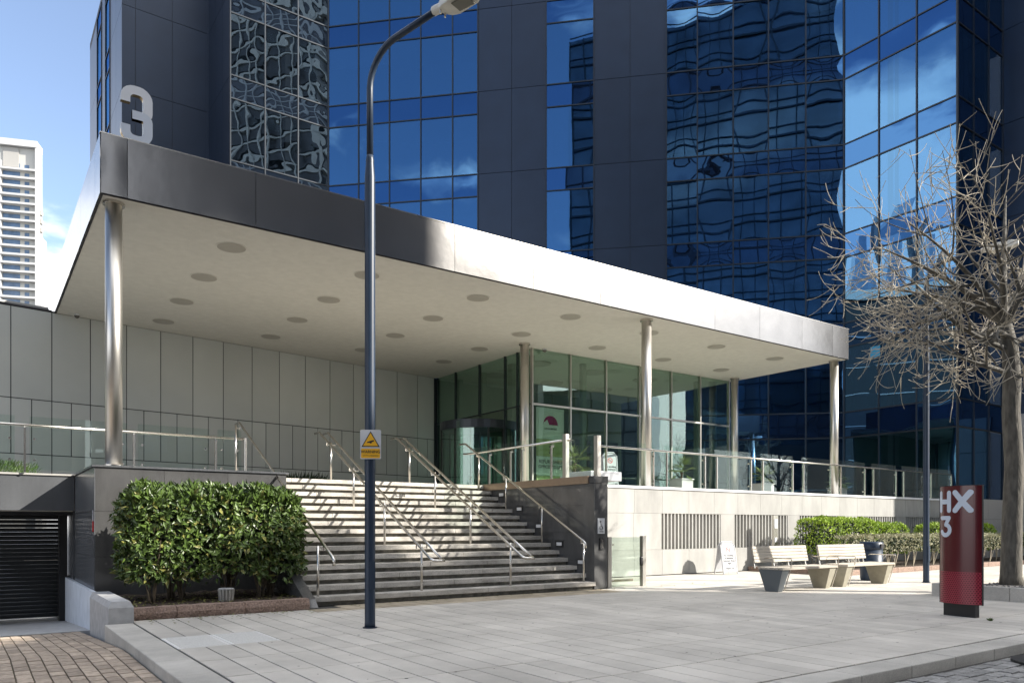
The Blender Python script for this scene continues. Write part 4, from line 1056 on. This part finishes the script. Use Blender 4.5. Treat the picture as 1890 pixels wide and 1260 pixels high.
# ================================================================== LAMP POSTS
def lamp_post(x, y, label):
    t = thing('lamp_post', label, 'lamp post', (x, y, 0), 'tall navy lamp posts')
    MB().tube([(x, y, 0), (x, y, .1), (x, y, 7.15), (x, y, 7.45), (x, y, 7.5)], [.088, .083, .083, .058, .055], 24).build('shaft', 'navy', t, smooth=True)
    ax = Vector((.61, -1.74, 0)).normalized(); pts = [Vector((x, y, 7.5)), Vector((x, y, 8.55))]; rr = .62
    for i in range(1, 9):
        a = R_(84*i/8); pts.append(Vector((x, y, 8.55))+ax*rr*(1-math.cos(a))+Vector((0, 0, rr*math.sin(a))))
    pts.append(pts[-1]+ax*.95+Vector((0, 0, .10)))
    MB().tube(pts, [.052]*2+[.05]*(len(pts)-2), 16).build('arm', 'navy', t, smooth=True)
    MB().tube([(x, y, 7.38), (x, y, 7.43)], .066, 20).build('collar', 'navy', t)
    MB().tube([(x, y, -.01), (x, y, .015)], .115, 20).build('base_ring', 'navy', t)
    e = pts[-1]; s = ax.cross(Vector((0, 0, 1))).normalized(); u = Vector((0, 0, 1))
    hd_ = MB()
    def ring(d, w_, h0, h1): return [e+ax*d-s*w_+u*h0, e+ax*d+s*w_+u*h0, e+ax*d+s*w_*.7+u*h1, e+ax*d-s*w_*.7+u*h1]
    rings = [ring(-.02, .07, -.06, .07), ring(.10, .14, -.09, .11), ring(.22, .165, -.10, .12), ring(.55, .165, -.07, .13), ring(.72, .10, -.01, .10)]
    vs = [v for r_ in rings for v in r_]; fs = [(3, 2, 1, 0), (16, 17, 18, 19)]
    for i in range(4):
        for k in range(4): a, b = i*4+k, i*4+(k+1) % 4; fs.append((a, b, b+4, a+4))
    hd_.add(vs, fs); h = hd_.build('lamp_head', 'lamphead', t, bevel=.015)
    MB().fbox(e+ax*.26-s*.10-u*.108, ax*.28, s*.20, u*.012).build('lens', 'lens', h).location = Vector((0, 0, 0))
    ln_ = h.children[0]; ln_.location = (e+ax*.40-u*.108)-absloc(h)-Vector((0, 0, 0)); 
    MB().tube([e-ax*.16, e+ax*.02], .066, 14).build('spigot', 'lamphead', t)
    q = MB()
    for k in (-1, 1): q.tube([e+ax*.02+s*.05*k-u*.05, e+ax*.02+s*.05*k-u*.13], .014, 6)
    q.build('bolts', 'rail', t)
    q = MB(); q.box(x-.05, x+.05, y-.091, y-.084, .62, 1.05); q.build('service_door', 'navy', t)
    return t
lamp_post(5.16, 11.25, 'nearest tall navy lamp post, in front of the stairs with a warning sign on it')
lamp_post(22.45, 11.15, 'farther tall navy lamp post by the benches, its head behind the bare tree')
# warning sign
wn_ = (-FW*.985+RT*.06).normalized(); wx = Vector((0, 0, 1)).cross(wn_).normalized(); wx = -wx if wx.dot(RT) < 0 else wx; wz = Vector((0, 0, 1))
wc = Vector((5.16, 11.25, 2.90))+wn_*.125-wx*-.025
ws = thing('warning_sign', 'yellow and white CCTV warning plate strapped to the nearest lamp post', 'sign', (5.1, 11.2, 2.67))
def rrect(c, xd, zd, w_, h_, rad, n=5):
    pts = []
    for (sx, sz, a0) in ((1, 1, 0), (-1, 1, 90), (-1, -1, 180), (1, -1, 270)):
        for i in range(n+1): a = R_(a0+90*i/n); pts.append(c+xd*(sx*(w_/2-rad)+rad*math.cos(a))+zd*(sz*(h_/2-rad)+rad*math.sin(a)))
    return pts
MB().prism(rrect(wc, wx, wz, .325, .46, .02), -wn_*.004).build('plate', 'signwhite', ws)
MB().prism(rrect(wc-wz*.14+wn_*.0012, wx, wz, .295, .15, .015), -wn_*.0008).build('yellow_panel', 'yellow', ws)
def tri(c, s_, off): return [c+wx*(-s_/2)+wz*(-s_*.40)+wn_*off, c+wx*(s_/2)+wz*(-s_*.40)+wn_*off, c+wz*(s_*.47)+wn_*off]
MB().prism(tri(wc+wz*.075, .285, .0016), -wn_*.001).build('black_triangle', 'ink', ws)
MB().prism(tri(wc+wz*.071, .235, .0032), -wn_*.001).build('yellow_triangle', 'yellow', ws)
q = MB(); c = wc+wz*.045+wn_*.0048; a_ = (wx*.97+wz*.22).normalized(); b_ = wn_.cross(a_).normalized()
q.prism([c-a_*.055-b_*.012, c+a_*.055-b_*.012, c+a_*.055+b_*.014, c-a_*.055+b_*.006], -wn_*.001); q.prism([c-a_*.012-b_*.030, c+a_*.012-b_*.030, c+a_*.020-b_*.012, c-a_*.02-b_*.012], -wn_*.001)
q.build('camera_symbol', 'ink', ws)
put_text('WARNING', .062, wc-wz*.118+wn_*.001, wx, wz, 'ink', ws, bold=.002)
put_text('CCTV in Operation', .030, wc-wz*.175+wn_*.001, wx, wz, 'ink', ws, bold=.0006)
q = MB()
for z in (2.78, 3.02): q.tube([(5.16, 11.25, z), (5.16, 11.25, z+.02)], .087, 20)
q.build('strap', 'rail', ws)

# ================================================================== RED TOTEM SIGN
tc_ = Vector((14.53, 6.60, 0)); 
lx = Vector((-.12, -.99, 0)).normalized(); ly = Vector((lx.y, -lx.x, 0))  # ly: outward face normal
if ly.dot(-RT) < 0: ly = -ly
ts = thing('totem_sign', 'tall curved maroon totem sign reading HX 3 with a crimson patterned foot', 'sign', (14.53, 6.6, 0))
HL, TH = .385, .15; ZB, ZTP = .225, 2.335
def surf(s):  # lens-shaped plan, s along the face -HL..HL
    return TH*(1-(s/HL)**2)**.8 if abs(s) < HL else 0
def tpnt(s, z, off=0, side=1): return tc_+lx*s+ly*side*(surf(s)+.012+off)+Vector((0, 0, z))
q = MB(); n = 28; ss_ = [-HL+2*HL*i/n for i in range(n+1)]
ring_ = [tpnt(s, ZB) for s in ss_]+[tpnt(s, ZB, 0, -1) for s in reversed(ss_)]
q.prism(ring_, (0, 0, ZTP-ZB)); q.build('body', 'red', ts, smooth=False)
for k in (-1, 1): MB().fbox(tc_+lx*(k*HL-.006)-ly*.018+Vector((0, 0, ZB-.004)), lx*.012, ly*.036, (0, 0, ZTP-ZB+.008)).build('edge_strip', 'black', ts)
MB().fbox(tc_-lx*.29-ly*.06+Vector((0, 0, .0)), lx*.58, ly*.12, (0, 0, ZB-.002)).build('plinth', 'black', ts, bevel=.004)
MB().fbox(tc_-lx*.36-ly*.09+Vector((0, 0, ZTP+.001)), lx*.72, ly*.18, (0, 0, .01)).build('cap', 'black', ts)
def raster(inside, s0, s1, z0, z1, m, name, off=.0022, ds=.0045):
    q = MB(); ns = int((s1-s0)/ds); nz_ = int((z1-z0)/ds)
    for j in range(nz_):
        z = z0+j*ds; run = None
        for i in range(ns+1):
            s = s0+i*ds; ins = i < ns and inside(s+ds/2, z+ds/2)
            if ins and (run is None): run = s
            if run is not None and (not ins or s-run > .05):
                q.add([tpnt(run, z, off), tpnt(s, z, off), tpnt(s, z+ds, off), tpnt(run, z+ds, off)], [(0, 1, 2, 3)]); run = s if ins else None
    return q.build(name, m, ts)
def segd(p, a, b):
    ax, az = a; bx, bz = b; dx, dz_ = bx-ax, bz-az; t = max(0, min(1, ((p[0]-ax)*dx+(p[1]-az)*dz_)/(dx*dx+dz_*dz_))); return math.hypot(p[0]-ax-t*dx, p[1]-az-t*dz_)
def strokes(lst, w_): return lambda s, z: any(segd((s, z), a, b) < w_ for a, b in lst)
# picture left = far end = -lx ... s grows to the right (nearer)
sg = 1 if lx.dot(RT) > 0 else -1
def S(v): return v
zt_, zb_ = 2.215, 1.90
raster(strokes([((-.33, zt_), (-.33, zb_)), ((-.13, zt_), (-.13, zb_)), ((-.33, (zt_+zb_)/2), (-.13, (zt_+zb_)/2))], .042), -.38, -.07, 1.84, 2.28, 'lettering', 'letter_h')
raster(strokes([((-.01, zt_), (.235, zb_)), ((.235, zt_), (-.01, zb_))], .048), -.07, .30, 1.84, 2.28, 'lettering', 'letter_x')
zt3 = 1.765
three = [((-.30, zt3), (-.13, zt3)), ((-.13, zt3), (-.20, zt3-.115))]+[(a, b) for a, b in zip(arc(-.21, zt3-.215, .095, 85, -160, 12)[:-1], arc(-.21, zt3-.215, .095, 85, -160, 12)[1:])]
raster(strokes(three, .038), -.38, -.05, 1.36, 1.82, 'lettering', 'numeral_three')
# crimson lattice: dots left dark on a pink band
def lattice(s, z):
    if z < ZB+.01 or z > .80: return False
    p = .040; j = math.floor(z/(p*.866)); ss2 = s+(p/2 if j % 2 else 0); cx_ = (math.floor(ss2/p)+.5)*p; cz_ = (j+.5)*p*.866
    return math.hypot(ss2-cx_, z-cz_) > .0128
raster(lattice, -.382, .382, ZB+.01, .80, 'pink', 'lattice_band', off=.0018, ds=.005)

# small wear on the forecourt: trodden gum and blown leaves
r = random.Random(61); q = MB()
for i in range(240):
    x, y = r.uniform(2.6, 22), r.uniform(5.1, 14.2); s_ = r.uniform(.010, .024); a0 = r.random()*6
    q.add([(x+s_*r.uniform(.8, 1.2)*math.cos(a0+k*1.047), y+s_*r.uniform(.8, 1.2)*math.sin(a0+k*1.047), .003) for k in range(6)], [(0, 1, 2, 3, 4, 5)])
tag(q.build('gum_spots', 'joint', None, kind='stuff'), 'dark trodden gum spots dotted over the pale forecourt paving', 'gum')
q = MB()
for i in range(150):
    x = r.uniform(2.4, 5.4) if i < 90 else r.uniform(6, 17); y = 14.38-abs(r.gauss(0, .35)) if i < 90 else 14.75-abs(r.gauss(0, .15)); leaf(q, Vector((x, y, .008)), Vector((r.uniform(-1, 1), r.uniform(-1, 1), .1)), Vector((0, 0, 1)), .06, .028)
tag(q.build('blown_leaves', 'leaf_old', None, kind='stuff'), 'small dry leaves blown against the bed edge and the bottom step', 'leaf litter')
q = MB()
for i in range(26): leaf(q, Vector((14.20, 5.98, .0)), Vector((r.uniform(-1, 1), r.uniform(-1, 1), r.uniform(.2, .9))), rvec(r), .07, .02)
tag(q.build('weed', 'leaf', None), 'tiny green weed in a paving joint right of the totem foot', 'weed')

# ================================================================== BENCHES, BIN, BOARDS
def bench(x0, label, first):
    t = thing('bench', label, 'bench', (x0+1.2, 11.85, 0), 'slatted benches in front of the louvred wall')
    Lb = 2.32
    for i, xx in enumerate((x0, x0+Lb-.30)):
        # tapered box leg: wide under the seat, narrow on the ground
        q = MB(); za, zb__ = 0, .545
        bt = [(xx+.06, 11.62), (xx+.24, 11.62), (xx+.24, 11.98), (xx+.06, 11.98)]; tp_ = [(xx, 11.45), (xx+.30, 11.45), (xx+.30, 12.14), (xx, 12.14)]
        q.add([(a, b, za) for a, b in bt]+[(a, b, zb__) for a, b in tp_], [(3, 2, 1, 0), (4, 5, 6, 7), (0, 1, 5, 4), (1, 2, 6, 5), (2, 3, 7, 6), (3, 0, 4, 7)])
        q.build('leg', 'benchleg_dark' if (i == 0 and first) else 'benchleg', t, bevel=.006)
        q = MB(); e1 = xx+.31 if i else xx+.31
        q.tube([(e1, 11.61, .02), (e1, 11.43, .57), (e1, 11.40, .80), (e1, 11.42, .82), (e1, 12.16, .82), (e1, 12.20, .80)], .014, 6); q.build('armrest', 'rail', t)
    for k in range(6):
        MB().box(x0-.02, x0+Lb+.02, 11.42+k*.122, 11.42+k*.122+.112, .55, .605).build('seat_slat', 'wood', t, bevel=.004)
    up_ = Vector((0, .20, .98)).normalized()
    for k in range(5):
        o = Vector((x0-.10, 12.17, .69))+up_*(.085*k+.02)
        MB().fbox(o, (Lb-.06, 0, 0), up_*.074, Vector((0, .98, -.2))*.035).build('back_slat', 'wood', t, bevel=.004)
    for f in (.02, .38, .66, 1.0):
        MB().fbox(Vector((x0-.09+(Lb-.12)*f, 12.215, .56)), (.03, 0, 0), up_*.53, Vector((0, .98, -.2))*.03).build('back_support', 'rail', t)
    return t
bench(16.12, 'left bench of the two, its dark grey left leg standing on the shade line', True)
bench(18.92, 'right bench of the two, next to the navy litter bin', False)
bn = thing('litter_bin', 'round navy litter bin with a side opening behind the right bench', 'bin', (22.1, 12.6, 0))
MB().tube([(22.1, 12.6, 0), (22.1, 12.6, .06), (22.1, 12.6, .92)], [.28, .31, .32], 32).build('body', 'navy', bn, smooth=True)
MB().tube([(22.1, 12.6, .93), (22.1, 12.6, .99), (22.1, 12.6, 1.14), (22.1, 12.6, 1.16)], [.325, .335, .335, .30], 32).build('lid', 'navy', bn, smooth=True)
dd = (-FW+RT*.9).normalized(); sd2 = dd.cross(Vector((0, 0, 1)))
MB().fbox(Vector((22.1, 12.6, .97))+dd*.30-sd2*.12, sd2*.24, dd*.045, (0, 0, .14)).build('opening', 'black', bn, bevel=.03)
def a_board(name, label, c, ang, w_, h_, lean, txt=True):
    t = thing(name, label, 'sign board', c); C_v = Vector(c); xd = Vector((math.cos(ang), math.sin(ang), 0)); nd = Vector((xd.y, -xd.x, 0)); u = (Vector((0, 0, 1))-nd*lean).normalized()
    fr = nd.cross(u)
    o = C_v+nd*.28*lean/.22
    nf = xd.cross(u).normalized()
    def fr_frame(o, u, nf, nm_):
        q = MB(); q.tube([o-xd*w_/2+u*.02, o-xd*w_/2+u*(h_-.12), o-xd*(w_/2-.10)+u*h_, o+xd*(w_/2-.10)+u*h_, o+xd*w_/2+u*(h_-.12), o+xd*w_/2+u*.02], .022, 8); q.tube([o-xd*w_/2+u*.10, o+xd*w_/2+u*.10], .016, 6); q.build(nm_, 'signwhite', t)
        MB().prism([o-xd*(w_/2-.03)+u*.13, o+xd*(w_/2-.03)+u*.13, o+xd*(w_/2-.03)+u*(h_-.14), o+xd*(w_/2-.12)+u*(h_-.03), o-xd*(w_/2-.12)+u*(h_-.03), o-xd*(w_/2-.03)+u*(h_-.14)], nf*.012).build('panel', 'signwhite', t)
    fr_frame(o, u, nf, 'front_frame')
    u2 = (Vector((0, 0, 1))+nd*lean).normalized(); fr_frame(C_v-nd*.28*lean/.22, u2, -xd.cross(u2).normalized(), 'rear_frame')
    f0 = o+nf*.0135
    q = MB(); cc = f0+u*(h_*.76); q2 = []
    pr = [cc+(xd*math.cos(R_(a))+u*math.sin(R_(a)))*.088 for a in range(0, 361, 20)]; pi_ = [cc+(xd*math.cos(R_(a))+u*math.sin(R_(a)))*.068 for a in range(0, 361, 20)]
    for i in range(18): q.prism([pr[i], pr[i+1], pi_[i+1], pi_[i]], nf*.001)
    dg_ = (xd-u).normalized(); dn_ = (xd+u).normalized(); q.prism([cc-dg_*.07-dn_*.007+nf*.001, cc+dg_*.07-dn_*.007+nf*.001, cc+dg_*.07+dn_*.007+nf*.001, cc-dg_*.07+dn_*.007+nf*.001], nf*.001)
    q.build('prohibition_ring', 'redink', t)
    q = MB(); q.prism([cc-xd*.045-u*.008, cc+xd*.045-u*.008, cc+xd*.045+u*.008, cc-xd*.045+u*.008], nf*.0006); q.build('cigarette_symbol', 'ink', t)
    for i, s_ in enumerate(['No smoking', 'in entrance', 'between these', 'signs', '', 'Thank You']):
        if s_: put_text(s_, .078, f0+u*(h_*.58-.088*i), xd, u, 'ink', t, bold=.0028)
    return t
a_board('pavement_sign', 'white no smoking A-board standing on the pavement by the louvred wall', (20.9, 17.05, 0), R_(-14), .56, 1.12, .20)
a_board('pavement_sign', 'white no smoking A-board standing up on the terrace beside the palm', (16.85, 18.45, ZT), R_(-16), .48, 1.12, .12)
lv = thing('bollard_sign', 'slim grey post with small white notices in front of the second louvre', 'sign', (23.9, 17.2, 0))
MB().box(23.78, 24.02, 17.25, 17.33, 0, 2.02).build('post', 'steel', lv); MB().box(23.81, 23.99, 17.235, 17.249, 1.55, 1.90).build('upper_notice', 'signwhite', lv); MB().box(23.83, 23.97, 17.235, 17.249, 1.05, 1.22).build('lower_notice', 'signwhite', lv)

# ================================================================== FAR RESIDENTIAL TOWER
rt_u = (RT*math.cos(R_(14.3))+FW*math.sin(R_(14.3))).normalized(); rt_n = Vector((rt_u.y, -rt_u.x, 0))
edge = RT*(-186.5)+FW*300
res = thing('apartment_tower', 'distant white apartment tower with stacked balconies at the left edge', 'building', edge)
def rbx(s0, s1, o0, o1, z0, z1, name, m, par=None):  # s measured left from the right edge
    c = edge-rt_u*s1+rt_n*o0; return MB().fbox((c.x, c.y, z0), rt_u*(s1-s0), rt_n*(o1-o0), (0, 0, z1-z0)).build(name, m, par or res)
TOPZ = 150.5; F3 = 3.33
rbx(0, 30, -6, -1.6, 0, TOPZ-.4, 'core', 'resi_wall'); rbx(-.1, .5, -6.2, 0, 0, TOPZ+.6, 'end_wall', 'resi_white'); rbx(-.2, 30, -6.3, .2, TOPZ-.3, TOPZ+2.2, 'roof_fascia', 'resi_white')
rbx(6.5, 12, -1.58, -1.2, TOPZ-8.2, TOPZ-.5, 'grey_screen', 'granite')
for k in range(34):
    z = TOPZ-9.6-k*F3
    if z < 30: break
    rbx(.4, 30, -1.6, .15, z, z+.75, 'balcony', 'resi_white'); 
    f = rbx(6.2, 12.2, -1.65, -1.5, z+.8, z+F3-.3, 'window', 'resi_glass'); rbx(13.0, 20, -1.65, -1.5, z+.8, z+F3-.3, 'window', 'resi_glass'); rbx(3.0, 4.6, -1.65, -1.5, z+.8, z+F3-.6, 'window', 'resi_glass')
    rbx(12.35, 12.7, -1.6, -.1, z+.7, z+F3, 'partition', 'resi_white')
    if 4 < k: rbx(-.75, -.12, -5.2, -3.4, z+1.0, z+2.7, 'side_window', 'granite')
rbx(-1.7, -.12, -6.1, -.6, 0, TOPZ-35, 'side_bay', 'resi_white')

# ================================================================== NEIGHBOURING BLOCKS BEHIND THE VIEWPOINT
def apt(A, a): return Vector(((1.25*A+1.2*a)/1.7328, (1.25*a-1.2*A)/1.7328, 0))
uA = Vector((1.25, -1.2, 0)).normalized(); uB = Vector((1.2, 1.25, 0)).normalized()
ob = thing('slate_shade_block', 'dark slate block with rows of windows, added across the street to shape the plaza shade, seen only in reflections', 'building', apt(62, 0))
def blk(A0, A1, a0, a1, z0, z1, name='wall_block', m='ledge'):
    return MB().fbox(apt(A0, a0)+Vector((0, 0, z0)), uA*(A1-A0), uB*(a1-a0), (0, 0, z1-z0)).build(name, m, ob)
A0, A1 = 60, 64
blk(A0, A1, -42, 17.75, 0, 40.3); blk(A0, A1, 17.752, 19.55, 0, 38.0); blk(A0, A1, -42, 8.5, 40.302, 62)  # unseen masses stepped and gapped to shape where sun and shade fall
blk(A0, A1, 8.502, 16, 50.5, 62); blk(A0, A1, 16.002, 18, 49.1, 62); blk(A0, A1, 18.002, 19.9, 48.1, 62)
for k in range(8):
    for i in range(12):
        z = 3+k*4.2
        a = -41+i*5; 
        blk(A0-.15, A0-.01, a, a+3.5, z, z+2.5, 'window_band', 'resi_glass')
# grid fronted tower straight behind
gb = thing('grid_office_tower', 'blue gridded office tower behind the viewpoint, seen only in the glass', 'building', RT*5-FW*26)
def cbx(x0, x1, y0, y1, z0, z1, name, m): 
    c = RT*x0+FW*y0; return MB().fbox((c.x, c.y, z0), RT*(x1-x0), FW*(y1-y0), (0, 0, z1-z0)).build(name, m, gb)
cbx(-16.4, 24, -40, -26, 0, 78, 'curtain_wall', 'gridglass'); cbx(-14, 26, -25.6, -23, 0, 13, 'podium', 'ledge')
q = MB()
def qb(x0, x1, y0, y1, z0, z1):
    c = RT*x0+FW*y0; q.fbox((c.x, c.y, z0), RT*(x1-x0), FW*(y1-y0), (0, 0, z1-z0))
x = -16.4
i = 0
while x < 24: qb(x-.09, x+.09, -26.0, -25.8, 0, 78); x += 2.6
z = 3.0
while z < 78: qb(-16.4, 24, -25.98, -25.75, z, z+.22); qb(-16.4, 24, -25.98, -25.8, z+1.3, z+1.42); z += 3.9
q.build('mullion_grid', 'mullion', gb)
# pale slim tower and low roof to the left, reflected in the right-hand bay
pb_ = thing('ribbed_tower', 'slim ribbed tower to the left of the plaza, seen only in the glass', 'building', -RT*90+FW*20)
for k in range(9):
    c = -RT*95+FW*(14+k*2.6); MB().fbox((c.x, c.y, 0), RT*6, FW*1.3, (0, 0, 62-abs(k-5)*3.5)).build('rib', 'mirror_wall' if k % 2 else 'ledge', pb_)
# ribbed white and dark block to the right, for the left bay's wavy reflection
rbk = thing('banded_office_block', 'banded pale office block across the road, seen only in reflections', 'building', RT*70-FW*40)
for k in range(30):
    c = RT*75-FW*78; MB().fbox((c.x, c.y, 2+k*3.9), RT*14, FW*68, (0, 0, .7)).build('spandrel_band', 'resi_wall', rbk); MB().fbox((c.x+.3, c.y-.3, 3.5+k*3.9), RT*13.4, FW*67.4, (0, 0, 2.6)).build('window_band', 'ledge', rbk)
# bare trees across the road
r = random.Random(2)
for i, (cx_, cy_) in enumerate([(50, 33), (57, 29), (52, 39), (62, 34)]):
    b = RT*cx_+FW*cy_; 
    if i == 0:
        lim = [((b.x, b.y, 3.0+.5*k), (math.cos(k*2.4), math.sin(k*2.4), .9), 4.2, .11) for k in range(9)]
        t0 = bare_tree('roadside_tree', 'bare roadside tree right of the plaza, seen only in reflections', (b.x, b.y, 0), lim, ([(b.x, b.y, 0), (b.x, b.y, 4), (b.x+.1, b.y, 8.2)], [.25, .19, .10]), 40, 'bare roadside trees right of the plaza', spread=.6)
    else:
        c = copy_tree(t0, (b.x, b.y, 0)); c.rotation_euler = (0, 0, i*1.3); c.scale = (1, 1, 1+.06*i); c['label'] = ['', 'bare roadside tree second along the far verge, nearest the road', 'bare roadside tree set back behind the others on the verge', 'bare roadside tree farthest from the plaza and tallest'][i]

dl = thing('long_low_block', 'long dark low office block left of the plaza, seen only in reflections', 'building', -RT*62+FW*30)
for (x0, x1, y0, y1, z0, z1, n_, m_) in ((-70, -60, -5, 48, 0, 36, 'wall_block', 'shutter'), (-71, -59.5, -6, 49, 36, 37.2, 'roof_band', 'resi_wall')):
    c = RT*x0+FW*y0; MB().fbox((c.x, c.y, z0), RT*(x1-x0), FW*(y1-y0), (0, 0, z1-z0)).build(n_, m_, dl)
for k in range(7):
    for j in range(8):
        c = RT*-59.98+FW*(-3+j*6.3); MB().fbox((c.x, c.y, 3+k*4.6), RT*.1, FW*5, (0, 0, .14)).build('window_band', 'granite', dl)
rs_ = thing('dark_slab_block', 'tall dark slab block right of the tower, seen only in reflections', 'building', RT*85+FW*50)
c = RT*80+FW*42; MB().fbox((c.x, c.y, 0), RT*12, FW*60, (0, 0, 110)).build('wall_block', 'ledge', rs_)
for k in range(24):
    c = RT*79.9+FW*43; MB().fbox((c.x, c.y, 4+k*4.2), RT*.09, FW*58, (0, 0, 1.6)).build('window_band', 'navy_panel', rs_)

fb_ = thing('blue_glass_block', 'low blue glass block far down the road, seen only in the lobby glass', 'building', RT*105)
c = RT*100-FW*30; MB().fbox((c.x, c.y, 0), RT*14, FW*47, (0, 0, 25)).build('curtain_wall', 'mirror_wall', fb_)
q = MB()
for k in range(7): c = RT*99.8-FW*30; q.fbox((c.x, c.y, 3+k*3.6), RT*.19, FW*47, (0, 0, .3))
for k in range(16): c = RT*99.8+FW*(-30+k*3.1); q.fbox((c.x, c.y, 0), RT*.17, FW*.3, (0, 0, 25))
q.build('mullion_grid', 'mullion', fb_)

for k in range(17):
    c = RT*74.6+FW*(-77+k*4.1); MB().fbox((c.x, c.y, 0), RT*.4, FW*.45, (0, 0, 118)).build('vertical_rib', 'resi_wall', rbk)
